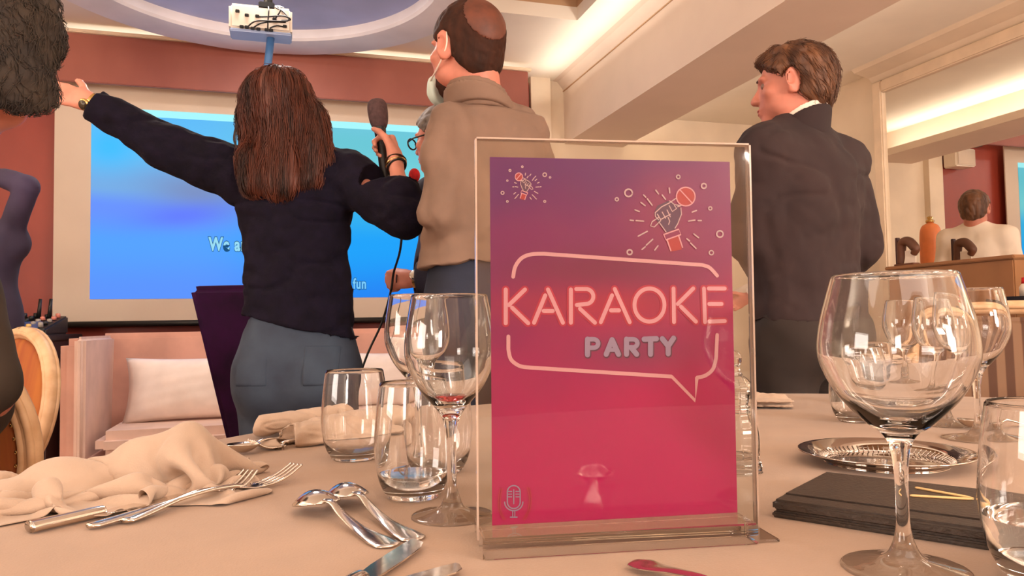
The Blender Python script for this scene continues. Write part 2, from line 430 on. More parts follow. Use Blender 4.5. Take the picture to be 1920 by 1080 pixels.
# cornice over the mirror, mirror frame and mirror
mb = MB(); mb.prism([(3.6, 2.475), (3.42, 2.475), (3.44, 2.455), (3.55, 2.43), (3.58, 2.40), (3.6, 2.40)], 3.80 + 2.9, lambda a, b, c: W(a, -2.9 + c, b))
mb.build('trim_8', M['cream_wall'])['kind'] = 'structure'
MV0, MV1, MZ0, MZ1 = -0.5, 3.72, 1.22, 2.32
t = thing('wall_mirror', 'large framed wall mirror on the cream wall at right', 'mirror', W(3.58, 1.6, MZ0))
wbox('glass', (3.585, MV0, MZ0), (3.592, MV1, MZ1), M['mirror'], t)
mb = MB()
for lo, hi in (((3.562, MV1, MZ0 - .4), (3.6, MV1 + .075, MZ1 + .075)), ((3.562, MV0 - .075, MZ0 - .4), (3.6, MV0, MZ1 + .075)), ((3.562, MV0, MZ1), (3.6, MV1, MZ1 + .075)), ((3.562, MV0, MZ0 - .06), (3.6, MV1, MZ0))):
    b = MB(); b.box(lo, hi, W); o = b.build('frame', M['frame'], t, bevel=.008)
# valance (pelmet) over the screen
VF = 4.80
t = thing('pelmet', 'long reddish wood pelmet box above the projection screen', 'pelmet', W(0.15, 4.95, 2.36))
x0, x1 = -1.325, 1.61
b = MB(); b.box((x0, VF, 2.362), (x1, VF + .03, 2.648), W); b.build('front_board', M['valance'], t, bevel=.004)
b = MB(); b.box((x1 - .03, VF + .03, 2.362), (x1, wall_v - .045, 2.648), W); b.build('end_board', M['valance'], t, bevel=.004)
b = MB(); b.box((x0, VF + .03, 2.362), (x0 + .03, wall_v - .045, 2.648), W); b.build('end_board', M['valance'], t, bevel=.004)
b = MB(); b.box((x0 - .02, VF - .02, 2.648), (x1 + .02, VF + .02, 2.668), W); b.build('top_moulding', M['frame'], t, bevel=.004)
b = MB(); b.box((x1 - .09, VF + .01, 2.345), (x1 - .03, VF + .07, 2.362), W); b.build('foot', M['black'], t)
# ------------------------------------------------------------------ projection screen
VS = 4.98
k = VS / 5.1
def SP(px, py, off=0.0):
    return PV(px, py, VS - off)
su0, su1, sz0, sz1 = -1.30, 1.075, 0.975, 2.42
iu0, iu1 = -1.105, 0.925
iz0, iz1 = 1.108, 2.27
t = thing('projection_screen', 'pull-down projection screen glowing blue with karaoke lyrics', 'screen', W(-.1, VS, .93))
wbox('screen_fabric', (su0, VS, sz0), (su1, VS + .01, sz1), M['matte_white'], t)
b = MB(); b.tube([W(su0 - .03, VS - .0, .958), W(su1 + .03, VS, .958)], .019, 12); b.build('bottom_bar', M['black'], t, smooth=True)
for px in (162, 386, 640):
    q = PV(px, 150, VS - .01); b = MB(); b.tube([q + EU * -.06 + UP * .012, q + EU * -.03, q + EU * .03 + UP * -.002, q + EU * .06 + UP * .006], .006, 6); b.build('hook', M['black'], t, smooth=True)
ms = bpy.data.materials.new('karaoke_picture'); ms.use_nodes = True; nt = ms.node_tree; nt.nodes.clear()
tc = nt.nodes.new('ShaderNodeTexCoord'); sx = nt.nodes.new('ShaderNodeSeparateXYZ'); nt.links.new(tc.outputs['UV'], sx.inputs[0])
def math_(op, a, b=None, c=None):
    n = nt.nodes.new('ShaderNodeMath'); n.operation = op
    for i, x in enumerate((a, b, c)):
        if x is None: continue
        if isinstance(x, (int, float)): n.inputs[i].default_value = x
        else: nt.links.new(x, n.inputs[i])
    return n.outputs[0]
def mixc(fac, a, b):
    n = nt.nodes.new('ShaderNodeMix'); n.data_type = 'RGBA'
    for i, x in ((0, fac), (6, a), (7, b)):
        if isinstance(x, tuple): n.inputs[i].default_value = x
        elif isinstance(x, (int, float)): n.inputs[i].default_value = x
        else: nt.links.new(x, n.inputs[i])
    return n.outputs[2]
def ramp(x, stops):
    n = nt.nodes.new('ShaderNodeValToRGB'); n.color_ramp.interpolation = 'EASE'
    while len(n.color_ramp.elements) < len(stops): n.color_ramp.elements.new(0.5)
    for e, (p_, c) in zip(n.color_ramp.elements, stops): e.position = p_; e.color = c if len(c) == 4 else lin(c)
    nt.links.new(x, n.inputs[0]); return n.outputs[0]
nz = nt.nodes.new('ShaderNodeTexNoise'); nz.inputs['Scale'].default_value = 2.2; nz.inputs['Detail'].default_value = 1
nt.links.new(tc.outputs['UV'], nz.inputs['Vector'])
wv = math_('MULTIPLY_ADD', nz.outputs['Fac'], 0.16, -0.08)
yy = math_('ADD', sx.outputs['Y'], wv); xx = sx.outputs['X']
left = ramp(yy, [(0.0, (92, 146, 252)), (0.30, (86, 160, 255)), (0.48, (104, 146, 250)), (0.60, (118, 172, 228)), (0.80, (100, 190, 244)), (1.0, (96, 184, 244))])
right = ramp(yy, [(0.0, (40, 132, 240)), (0.28, (34, 160, 246)), (0.5, (56, 176, 232)), (0.72, (118, 206, 214)), (0.88, (106, 196, 210)), (1.0, (110, 196, 216))])
col = mixc(ramp(math_('ADD', xx, wv), [(0.25, (0, 0, 0)), (0.72, (255, 255, 255))]), left, right)
# greyish swoosh and violet swoosh
def blob(cx, cy, rx, ry, rot):
    c, s = math.cos(rot), math.sin(rot)
    dx = math_('SUBTRACT', xx, cx); dy = math_('MULTIPLY', math_('SUBTRACT', sx.outputs['Y'], cy), 0.57)
    a = math_('DIVIDE', math_('ADD', math_('MULTIPLY', dx, c), math_('MULTIPLY', dy, s)), rx)
    b_ = math_('DIVIDE', math_('SUBTRACT', math_('MULTIPLY', dy, c), math_('MULTIPLY', dx, s)), ry)
    r2 = math_('ADD', math_('MULTIPLY', a, a), math_('MULTIPLY', b_, b_))
    return math_('POWER', 2.718, math_('MULTIPLY', r2, -1.0))
col = mixc(math_('MULTIPLY', blob(0.29, 0.57, .14, .06, -.12), .85), col, lin((124, 140, 186)))
col = mixc(math_('MULTIPLY', blob(0.25, 0.44, .13, .035, .12), .75), col, lin((98, 118, 252)))
col = mixc(math_('MULTIPLY', blob(0.05, 0.80, .07, .06, .3), .8), col, lin((60, 188, 255)))
band = math_('GREATER_THAN', sx.outputs['Y'], 0.962)
col = mixc(band, col, lin((166, 244, 250)))
e = nt.nodes.new('ShaderNodeEmission'); nt.links.new(col, e.inputs[0]); e.inputs[1].default_value = 1.27
o = nt.nodes.new('ShaderNodeOutputMaterial'); nt.links.new(e.outputs[0], o.inputs[0])
q = [W(iu0, VS - .002, iz0), W(iu1, VS - .002, iz0), W(iu1, VS - .002, iz1), W(iu0, VS - .002, iz1)]
b = MB(); b.add(q, [(0, 1, 2, 3)])
po = b.build('projected_picture', ms, t)
uv = po.data.uv_layers.new(name='UVMap')
for lp in po.data.loops:
    cc = po.data.vertices[lp.vertex_index].co + t.location
    uv.data[lp.index].uv = ((cc.dot(EU) - iu0) / (iu1 - iu0), (cc.z - iz0) / (iz1 - iz0))
def screen_text(name, s, px, py, hpx, m, off, grow=0.0):
    c = bpy.data.curves.new(name, 'FONT'); c.body = s; c.align_x = 'LEFT'
    a = SP(px, py, off); c.size = (SP(px, py - hpx, off) - a).length / 0.70; c.offset = grow; c.space_character = 1.12
    tmp = bpy.data.objects.new(name, c); COL.objects.link(tmp)
    dg = bpy.context.evaluated_depsgraph_get(); me = bpy.data.meshes.new_from_object(tmp.evaluated_get(dg))
    bpy.data.objects.remove(tmp)
    R3 = Matrix((EU, UP, -EV)).transposed()
    me.transform(Matrix.Translation(a - t.location) @ R3.to_4x4() @ Matrix.Diagonal((.66, 1, 1, 1)))
    bm = bmesh.new(); bm.from_mesh(me); bm.verts.ensure_lookup_table(); seen = set()
    for v0 in bm.verts:      # every letter is a part of its own
        if v0.index in seen: continue
        st = [v0]; isl = []; seen.add(v0.index)
        while st:
            v = st.pop(); isl.append(v)
            for e in v.link_edges:
                w = e.other_vert(v)
                if w.index not in seen: seen.add(w.index); st.append(w)
        ix = {v.index: i for i, v in enumerate(isl)}
        fs = {f for v in isl for f in v.link_faces}
        mesh_np(name, [tuple(v.co) for v in isl], [tuple(ix[v.index] for v in f.verts) for f in fs], m, t, smooth=False)
    bm.free(); bpy.data.meshes.remove(me)
M['lyric'] = emit('lyric_cyan', (150, 216, 240), 1.27); M['lyric_edge'] = emit('lyric_outline', (34, 92, 140), 1.0); M['lyric2'] = emit('lyric_light_blue', (120, 200, 250), 1.27)
screen_text('lyric_outline', 'We are', 392, 469, 24, M['lyric_edge'], .004, .0085)
screen_text('lyric', 'We are', 392, 469, 24, M['lyric'], .006, .0042)
screen_text('lyric_outline', 'fun', 662, 541, 19, M['lyric_edge'], .004, .007)
screen_text('lyric', 'fun', 662, 541, 19, M['lyric2'], .006, .003)

# ------------------------------------------------------------------ projector under the recess
PJ = P(489, 42, 3.35)
t = thing('projector', 'white ceiling projector with cables hanging below the blue recess', 'projector', PJ)
ax, ay = EU * 0.999 + EV * .03, EV
def pj(a, b, c): return PJ + EU * a + EV * b + UP * c
b = MB(); b.box((-.138, 0, -.040), (.138, .125, .082), pj)
b.build('body', M['white_plastic'], t, bevel=.014, seg=3)
M['pj_low'] = mat('pale_blue_plastic', (168, 186, 222), .4)
b = MB(); b.box((-.136, .002, -.047), (.136, .123, -.034), pj); b.build('lower_shell', M['pj_low'], t, bevel=.006, seg=3)
b = MB(); b.tube([pj(.03, .12, .07), pj(.03, .12, 2.79 - PJ.z)], .02, 12); b.build('mount_pole', M['black'], t, smooth=True)
b = MB(); b.sphere(pj(.075, .05, .085), .028, scale=(1.3, 1, .7)); b.build('mount_clamp', M['black'], t, smooth=True)
b = MB(); b.box((-.01, .0, .07), (.06, .1, .1), pj); b.build('mount_plate', M['black'], t, bevel=.004)
rnd = random.Random(3)
for i, (a, c) in enumerate([(-.082, -.03), (-.06, -.03), (-.035, -.033), (-.01, -.034), (.025, -.034), (.045, -.034), (-.015, .025), (.06, .02), (.105, -.01), (-.06, .025), (-.10, .04)]):
    b = MB(); b.box((a - .009, -.012, c - .006), (a + .009, .002, c + .006), pj); b.build('port', M['black'], t, bevel=.002)
for pts in ([(-.01, 0, .025), (.03, -.02, .022), (.10, -.03, .028), (.13, -.02, .018), (.09, -.02, .01)], [(-.06, 0, -.03), (-.02, -.03, -.008), (.06, -.035, -.002), (.12, -.03, .01), (.10, -.01, .055), (.06, .02, .085)],
            [(.03, 0, -.034), (.032, -.03, 0), (.035, -.03, .05), (.03, .02, .09)], [(.105, 0, -.012), (.07, -.02, -.016), (.04, -.02, -.03)], [(.06, 0, .02), (.085, -.03, .05), (.075, .0, .085)], [(-.035, 0, -.03), (0, -.02, -.012), (.05, -.02, .0), (.11, -.025, .002)]):
    b = MB(); b.tube([pj(*p) for p in spline(pts, 6)], .0035, 6); b.build('cable', M['black'], t, smooth=True)
M['duct'] = mat('duct_bluelit', (78, 124, 178), .35, metal=.3)  # blue of the projector light put into the duct's colour
b = MB(); b.tube([P(508, 66, 3.42), P(504, 105, 3.42), P(499, 145, 3.42), P(496, 185, 3.42)], [.018] * 4, 12); b.build('cable_duct', M['duct'], t, smooth=True)
# crystals of a lamp in the coffer
t = thing('crystal_chandelier', 'small crystal chandelier hanging inside the square ceiling coffer', 'chandelier', W(1.52, 3.45, 2.74))
b = MB(); b.tube([W(1.52, 3.45, 2.82), W(1.52, 3.45, 3.0)], .008, 8); b.build('rod', M['chrome'], t)
b = MB(); b.lathe([(0, 2.835), (.09, 2.83), (.1, 2.82), (0, 2.815)], W(1.52, 3.45, 0), 24); b.build('plate', M['chrome'], t, smooth=True)
for i in range(14):
    a = i / 14 * 6.283; q = W(1.52 + .085 * math.cos(a), 3.45 + .085 * math.sin(a), 2.80)
    b = MB(); b.lathe([(0, -.05), (.008, -.035), (.006, -.005), (0, .015)], q, 6); b.build('crystal', M['chrome'], t)

# ------------------------------------------------------------------ sofa under the screen
SV0, SV1 = 4.05, 4.82
t = thing('sofa', 'pink upholstered sofa under the projection screen', 'sofa', W(0, 4.4, 0))
b = MB(); b.box((-1.0, SV0 + .06, .10), (1.05, SV1 - .05, .30), W); b.build('base', M['pink_up'], t, bevel=.02)
b = MB(); b.box((-.88, SV0, .30), (.05, SV1 - .15, .43), W); b.build('seat_cushion', M['pale_up'], t, bevel=.045, seg=4)
b = MB(); b.box((.06, SV0, .30), (.92, SV1 - .15, .43), W); b.build('seat_cushion', M['pale_up'], t, bevel=.045, seg=4)
b = MB(); b.hexa([W(-1.0, 4.62, .28), W(1.04, 4.62, .28), W(1.04, SV1, .28), W(-1.0, SV1, .28), W(-1.0, 4.70, .905), W(1.04, 4.70, .905), W(1.04, SV1, .905), W(-1.0, SV1, .905)])
b.build('backrest', M['pink_up'], t, bevel=.03, seg=4)
for u in (-1.035, .92):
    b = MB(); b.box((u, SV0 + .02, .06), (u + .11, SV1, .885), W); b.build('armrest', M['pink_up'], t, bevel=.035, seg=4)
    b = MB(); b.box((u + .068, SV0 - .004, .08), (u + .118, SV1 - .1, .893), W); b.build('armrest_piping', M['pale_up'], t, bevel=.02, seg=3)
for u in (-1.0, .98):
    for v in (SV0 + .1, SV1 - .08):
        b = MB(); b.lathe([(0, 0), (.018, 0), (.026, .1), (0, .1)], W(u, v, 0), 12); b.build('leg', M['brown_wood'], t, smooth=True)
def cushion(name, label, c, w, h, th, tilt, rz, m, group=None):
    n = 22; vs = []; fs = []
    for side in (1, -1):
        for j in range(n + 1):
            for i in range(n + 1):
                a, b_ = i / n * 2 - 1, j / n * 2 - 1
                e = max(0, (1 - abs(a) ** 2.6)) ** .55 * max(0, (1 - abs(b_) ** 2.6)) ** .55
                pinch = 1 - .10 * (1 - abs(a)) * 0 - .06 * (b_ * b_) * (1 - a * a) * 0
                ww = w / 2 * a * (1 - .07 * (1 - b_ * b_)); hh = h / 2 * b_ * (1 - .09 * (1 - a * a))
                wr = .003 * math.sin(9 * a + 4 * b_) * e + .0015 * math.sin(17 * b_ - 6 * a)
                vs.append((ww, side * (th / 2 * e) + wr * e, hh))
    m1 = (n + 1) ** 2
    for s in (0, 1):
        for j in range(n):
            for i in range(n):
                q = [s * m1 + j * (n + 1) + i, s * m1 + j * (n + 1) + i + 1, s * m1 + (j + 1) * (n + 1) + i + 1, s * m1 + (j + 1) * (n + 1) + i]
                fs.append(tuple(q if s else q[::-1]))
    Rm = Matrix.Rotation(rz, 3, 'Z') @ Matrix.Rotation(tilt, 3, 'X')
    vs = [Rm @ Vector(p) for p in vs]; zmin = min(p.z for p in vs)
    vs = [p - UP * zmin for p in vs]
    o = mesh_np(name, [tuple(p) for p in vs], fs, m); bm = bmesh.new(); bm.from_mesh(o.data); bmesh.ops.remove_doubles(bm, verts=bm.verts, dist=1e-4); bmesh.ops.recalc_face_normals(bm, faces=bm.faces); bm.to_mesh(o.data); bm.free()
    o.data.polygons.foreach_set('use_smooth', np.full(len(o.data.polygons), True))
    o.location = c; tag(o, label, 'pillow', group); return o
cushion('cushion', 'plump white pillow at the left end of the pink sofa', W(-.47, 4.44, .425), .70, .36, .20, -.28, YAW, M['cushion'])
cushion('cushion', 'white pillow on the pink sofa right of the woman in jeans', W(.62, 4.44, .425), .66, .36, .20, -.28, YAW, M['cushion'])

# ------------------------------------------------------------------ side cabinet with the mixer
t = thing('side_cabinet', 'dark cabinet between the wood wall and the pink sofa', 'cabinet', W(-1.5, 4.5, 0))
b = MB(); b.box((-1.95, 4.20, 0.04), (-1.12, 4.78, .875), W); b.build('body', M['darkwall'], t, bevel=.006)
b = MB(); b.box((-1.98, 4.17, .875), (-1.10, 4.80, .905), W); b.build('top', M['black'], t, bevel=.005)
for u in (-1.93, -1.53):
    b = MB(); b.box((u, 4.18, .08), (u + .38, 4.20, .85), W); d = b.build('door', M['brown_wood'], t, bevel=.004)
    b = MB(); b.sphere(W(u + (.34 if u < -1.6 else .04), 4.17, .48), .014, 10, 6); k2 = b.build('knob', M['gold'], d, smooth=True, world=False); k2.location = -t.location
MXo = W(-1.37, 4.42, .905)
t = thing('mixing_desk', 'small audio mixing desk with knobs on the dark cabinet', 'mixer', MXo)
def mx(a, b, c): return MXo + EU * a + EV * b + UP * c
b = MB(); b.hexa([mx(-.24, -.2, 0), mx(.24, -.2, 0), mx(.24, .2, 0), mx(-.24, .2, 0), mx(-.24, -.2, .03), mx(.24, -.2, .03), mx(.24, .2, .10), mx(-.24, .2, .10)]); b.build('body', M['black'], t, bevel=.008)
M['blue_panel'] = mat('blue_panel', (52, 84, 140), .4); M['knob_red'] = mat('knob_salmon', (214, 130, 110), .4); M['knob_grey'] = mat('knob_grey', (160, 150, 140), .4); M['knob_yel'] = mat('knob_yellow', (232, 190, 110), .4)
b = MB(); b.hexa([mx(.04, -.19, .033), mx(.2, -.19, .033), mx(.2, -.02, .064), mx(.04, -.02, .064), mx(.04, -.19, .038), mx(.2, -.19, .038), mx(.2, -.02, .069), mx(.04, -.02, .069)]); b.build('panel', M['blue_panel'], t)
rnd = random.Random(5)
for j in range(5):
    for i in range(9):
        a = -.21 + i * .052; bb = -.16 + j * .075; z = .03 + (bb + .2) / .4 * .07
        b = MB(); h = rnd.choice((.018, .022, .026))
        b.lathe([(0, 0), (.013, 0), (.011, h), (0, h + .002)], mx(a, bb, z), 10)
        b.build('knob', rnd.choice((M['knob_grey'], M['black'], M['knob_red'] if j > 2 else M['knob_grey'], M['knob_yel'] if j < 1 else M['black'])), t, smooth=True)
for a in (.12, .17):
    b = MB(); b.tube([mx(a, .12, .09), mx(a + .005, .13, .19)], [.011, .008], 8); b.build('antenna', M['black'], t, smooth=True)
t = thing('headphones', 'dark headphones lying on the back of the mixing desk', 'headphones', mx(-.08, .12, .14))
hb = [mx(-.08 + .07 * math.cos(a), .12 + .02 * math.sin(a * 2), .150 + .085 * math.sin(a)) for a in [i / 12 * math.pi for i in range(13)]]
b = MB(); b.tube(hb, .008, 8); b.build('headband', M['black'], t, smooth=True)
for s in (-1, 1):
    b = MB(); b.lathe([(0, -.012), (.03, -.012), (.036, 0), (.03, .014), (0, .014)], mx(-.08 + .07 * s, .12, .150), 16, axis=EU); b.build('earcup', M['knob_red'] if s > 0 else M['black'], t, smooth=True)

# white loudspeaker under the right end of the pelmet
t = thing('wall_speaker', 'white loudspeaker box mounted under the right end of the pelmet', 'speaker', W(1.60, 4.98, 2.19))
b = MB(); b.box((1.49, 4.90, 2.19), (1.71, 5.035, 2.345), W); b.build('housing', M['white_plastic'], t, bevel=.010, seg=3)
b = MB(); b.box((1.505, 4.893, 2.205), (1.695, 4.902, 2.33), W); b.build('grille', M['matte_white'], t, bevel=.003)
b = MB(); b.box((1.57, 5.03, 2.24), (1.63, 5.058, 2.30), W); b.build('bracket', M['black'], t)
# ------------------------------------------------------------------ sideboard along the mirror wall
t = thing('sideboard', 'plain brown sideboard standing under the wall mirror', 'sideboard', W(3.4, 3.0, 0))
a0 = PU(1664, 525, 3.34).dot(EV); a1 = PU(1902, 525, 3.34).dot(EV)
ztop = PU(1780, 489, 3.34).z
b = MB(); b.box((3.34, a1, .05), (3.56, a0, ztop - .02), W); b.build('body', M['brown_up'], t, bevel=.006)
b = MB(); b.box((3.33, a1 - .01, ztop - .02), (3.56, a0 + .01, ztop), W); b.build('top', M['brown_up'], t, bevel=.005)
# tall pedestal with an orange bottle in the aisle corner: seen in the mirror
ped = W(2.60, 4.35, 0)
t = thing('pedestal', 'slim cream pedestal in the aisle corner carrying the orange bottle', 'pedestal', ped)
b = MB(); b.box((-.16, -.16, 0), (.16, .16, .05), lambda a, c_, z: ped + EU * a + EV * c_ + UP * z); b.build('base', M['frame'], t, bevel=.006)
b = MB(); b.box((-.11, -.11, .05), (.11, .11, 1.25), lambda a, c_, z: ped + EU * a + EV * c_ + UP * z); b.build('shaft', M['frame'], t, bevel=.006)
b = MB(); b.box((-.15, -.15, 1.25), (.15, .15, 1.29), lambda a, c_, z: ped + EU * a + EV * c_ + UP * z); b.build('top', M['frame'], t, bevel=.006)
c = ped + UP * 1.29
t = thing('orange_bottle', 'tall orange bottle with gold knot, reflected in the mirror', 'bottle', c)
b = MB(); b.lathe([tuple(p) for p in spline([(0, 0), (.070, 0), (.074, .02), (.072, .22), (.058, .29), (.024, .315), (.018, .32), (0, .32)], 6)], c, 24); b.build('body', M['orange'], t, smooth=True)
b = MB(); b.lathe([(0, .315), (.028, .32), (.03, .335), (.014, .345), (.024, .36), (0, .37)], c, 16); b.build('stopper', M['gold'], t, smooth=True)
c = PU(1700, 489, 3.38); c.z = ztop
t = thing('carved_ornament', 'small brown carved figure with white card on the brown sideboard', 'ornament', c)
def on(a, d, z): return c + EV * -a + EU * d + UP * z
b = MB(); b.box((-.07, -.025, 0), (.07, .025, .012), on); b.build('base', M['brown_wood'], t, bevel=.003)
b = MB(); b.box((-.068, -.012, .012), (-.052, .012, .165), on); b.build('post', M['darkwall'], t, bevel=.002)
b = MB(); b.tube([on(x, 0, z) for x, z in spline([(-.045, .012), (-.035, .075), (-.025, .13), (.02, .135), (.058, .10), (.066, .085), (.05, .06)], 6)], [.017 + .010 * math.sin(i2 / 36 * 3.14) for i2 in range(37)], 10); b.build('figure', M['brown_wood'], t, smooth=True)
b = MB(); b.box((-.012, .002, .012), (.062, .006, .085), on); b.build('card', M['shirt_white'], t)
c = PU(1911, 552, 3.2)
t = thing('service_trolley', 'dark service trolley at the right end of the sideboard', 'trolley', W(c.dot(EU), c.dot(EV) - .1, 0))
cu_, cv_ = c.dot(EU), c.dot(EV); zt = c.z - .01
b = MB(); b.box((cu_ - .1, cv_ - .5, zt - .03), (cu_ + .3, cv_ + .05, zt), W); b.build('top', M['black'], t, bevel=.004)
b = MB(); b.box((cu_ - .1, cv_ - .5, .3), (cu_ + .3, cv_ + .05, .33), W); b.build('shelf', M['black'], t, bevel=.004)
for da in (-.08, .28):
    for dv in (-.48, .03):
        b = MB(); b.tube([W(cu_ + da, cv_ + dv, 0), W(cu_ + da, cv_ + dv, zt - .02)], .014, 8); b.build('leg', M['black'], t)
q = W(cu_, cv_ - .04, zt)
t = thing('sauce_bottle', 'little red and white capped bottle on the dark trolley', 'bottle', q)
b = MB(); b.lathe([(0, 0), (.03, 0), (.032, .04), (.02, .06), (0, .06)], q, 14); b.build('body', M['white_plastic'], t, smooth=True)
b = MB(); b.lathe([(0, .055), (.022, .055), (.02, .085), (0, .088)], q, 14); b.build('cap', M['red'], t, smooth=True)
# ------------------------------------------------------------------ volumes blended from round bones, meshed by surface nets
def vnoise(p, seed=0):
    """smooth value noise, p (n,3)"""
    i = np.floor(p).astype(np.int64); f = p - i; f = f * f * (3 - 2 * f)
    def h(a, b, c):
        n = (a * 374761393 + b * 668265263 + c * 2147483647 + seed * 974711) & 0xffffffff
        n = ((n ^ (n >> 13)) * 1274126177) & 0xffffffff
        return ((n ^ (n >> 16)) & 0xffff) / 32767.5 - 1
    r = 0
    for dx in (0, 1):
        for dy in (0, 1):
            for dz in (0, 1):
                w = (f[:, 0] if dx else 1 - f[:, 0]) * (f[:, 1] if dy else 1 - f[:, 1]) * (f[:, 2] if dz else 1 - f[:, 2])
                r = r + w * h(i[:, 0] + dx, i[:, 1] + dy, i[:, 2] + dz)
    return r
def rc(a, b, r1, r2, k=.02, sq=None): return dict(t='rc', a=np.array(a), b=np.array(b), r1=r1, r2=r2, k=k, sq=sq)
def el(c, r, axes=None, k=.02, sub=False):
    return dict(t='el', c=np.array(c), r=np.array(r, float), ax=np.array([list(x) for x in axes]) if axes is not None else np.eye(3), k=k, sub=sub)
def bbox(p, t):
    if p['t'] == 'rc':
        m = max(p['r1'], p['r2']) + t
        return np.minimum(p['a'], p['b']) - m, np.maximum(p['a'], p['b']) + m
    m = p['r'].max() + t
    return p['c'] - m, p['c'] + m
class Field:
    def __init__(s, prims, h, inflate=0.0, pad=.03):
        lo = np.min([bbox(p, inflate)[0] for p in prims if not p.get('sub')], axis=0) - pad
        hi = np.max([bbox(p, inflate)[1] for p in prims if not p.get('sub')], axis=0) + pad
        s.lo = lo; s.h = h; s.n = np.ceil((hi - lo) / h).astype(int) + 1
        s.f = np.full(s.n, 1.0, np.float32)
        for p in prims: s.put(p, inflate)
    def block(s, lo, hi):
        i0 = np.maximum(np.floor((lo - s.lo) / s.h).astype(int), 0); i1 = np.minimum(np.ceil((hi - s.lo) / s.h).astype(int) + 1, s.n)
        if (i1 <= i0).any(): return None
        g = [(s.lo[k] + s.h * np.arange(i0[k], i1[k])).astype(np.float32) for k in range(3)]
        return tuple(slice(i0[k], i1[k]) for k in range(3)), g[0][:, None, None], g[1][None, :, None], g[2][None, None, :]
    def put(s, p, inf=0.0):
        k = p['k']; lo, hi = bbox(p, inf + k + 2 * s.h)
        bl = s.block(lo, hi)
        if bl is None: return
        sl, X, Y, Z = bl
        if p['t'] == 'rc':
            a, b = p['a'], p['b']; ab = b - a; L = max(ab @ ab, 1e-9)
            x, y, z = X - a[0], Y - a[1], Z - a[2]
            t = np.clip((x * ab[0] + y * ab[1] + z * ab[2]) / L, 0, 1)
            x, y, z = x - t * ab[0], y - t * ab[1], z - t * ab[2]
            if p['sq'] is not None:
                n, sc = p['sq']; dn = x * n[0] + y * n[1] + z * n[2]; g = (1 / sc - 1) * dn
                x, y, z = x + n[0] * g, y + n[1] * g, z + n[2] * g
            d = np.sqrt(x * x + y * y + z * z) - (p['r1'] + (p['r2'] - p['r1']) * t) - inf
        else:
            c, r, A = p['c'], p['r'] + inf, p['ax']
            x, y, z = X - c[0], Y - c[1], Z - c[2]
            q = [(x * A[i][0] + y * A[i][1] + z * A[i][2]) / r[i] for i in range(3)]
            k0 = np.sqrt(q[0] ** 2 + q[1] ** 2 + q[2] ** 2); k1 = np.sqrt((q[0] / r[0]) ** 2 + (q[1] / r[1]) ** 2 + (q[2] / r[2]) ** 2) + 1e-6
            d = k0 * (k0 - 1) / k1
        f = s.f[sl]
        if p.get('sub'):
            d = -d; hh = np.clip(.5 - .5 * (f - d) / k, 0, 1); s.f[sl] = f + (d - f) * hh + k * hh * (1 - hh)
        else:
            hh = np.clip(.5 + .5 * (f - d) / k, 0, 1); s.f[sl] = f + (d - f) * hh - k * hh * (1 - hh)
    def cut(s, pt, n, rad=None):
        """remove what lies on the +n side of the plane (within rad of pt)"""
        pt = np.array(pt); n = np.array(n, float); n /= np.linalg.norm(n)
        R = rad if rad else 10.0
        bl = s.block(pt - R, pt + R)
        if bl is None: return
        sl, X, Y, Z = bl
        d = (X - pt[0]) * n[0] + (Y - pt[1]) * n[1] + (Z - pt[2]) * n[2]
        if rad:
            m = ((X - pt[0]) ** 2 + (Y - pt[1]) ** 2 + (Z - pt[2]) ** 2) < rad * rad
            s.f[sl] = np.where(m, np.maximum(s.f[sl], d), s.f[sl])
        else: s.f[sl] = np.maximum(s.f[sl], d)
    def mesh(s):
        f = s.f; n = f.shape
        sg = f < 0
        cnt = np.zeros((n[0] - 1, n[1] - 1, n[2] - 1), np.int8)
        for dx in (0, 1):
            for dy in (0, 1):
                for dz in (0, 1):
                    cnt += sg[dx:n[0] - 1 + dx, dy:n[1] - 1 + dy, dz:n[2] - 1 + dz]
        ci = np.argwhere((cnt > 0) & (cnt < 8))
        idx = np.full(cnt.shape, -1, np.int64); idx[ci[:, 0], ci[:, 1], ci[:, 2]] = np.arange(len(ci))
        acc = np.zeros((len(ci), 3)); num = np.zeros(len(ci))
        cor = [(0, 0, 0), (1, 0, 0), (0, 1, 0), (1, 1, 0), (0, 0, 1), (1, 0, 1), (0, 1, 1), (1, 1, 1)]
        val = [f[ci[:, 0] + c[0], ci[:, 1] + c[1], ci[:, 2] + c[2]].astype(np.float64) for c in cor]
        for a in range(8):
            for b in range(a + 1, 8):
                ca, cb = np.array(cor[a]), np.array(cor[b])
                if abs(ca - cb).sum() != 1: continue
                m = (val[a] < 0) != (val[b] < 0)
                t = np.where(m, val[a] / np.where(m, val[a] - val[b], 1), 0)
                acc += m[:, None] * (ca + t[:, None] * (cb - ca)); num += m
        v = s.lo + s.h * (ci + acc / num[:, None])
        quads = []
        for ax in range(3):
            o1, o2 = [(1, 2), (2, 0), (0, 1)][ax]
            sl0 = [slice(0, n[k]) for k in range(3)]; sl1 = list(sl0)
            sl0[ax] = slice(0, n[ax] - 1); sl1[ax] = slice(1, n[ax])
            A, B = sg[tuple(sl0)], sg[tuple(sl1)]
            e = np.argwhere(A != B)
            ok = (e[:, o1] > 0) & (e[:, o2] > 0) & (e[:, o1] < n[o1] - 1) & (e[:, o2] < n[o2] - 1)
            e = e[ok]; ins = A[e[:, 0], e[:, 1], e[:, 2]]
            def g(d1, d2):
                c = e.copy(); c[:, o1] -= d1; c[:, o2] -= d2; return idx[c[:, 0], c[:, 1], c[:, 2]]
            q = np.stack([g(1, 1), g(0, 1), g(0, 0), g(1, 0)], 1)
            q[~ins] = q[~ins][:, ::-1]
            quads.append(q)
        return v, np.concatenate(quads)
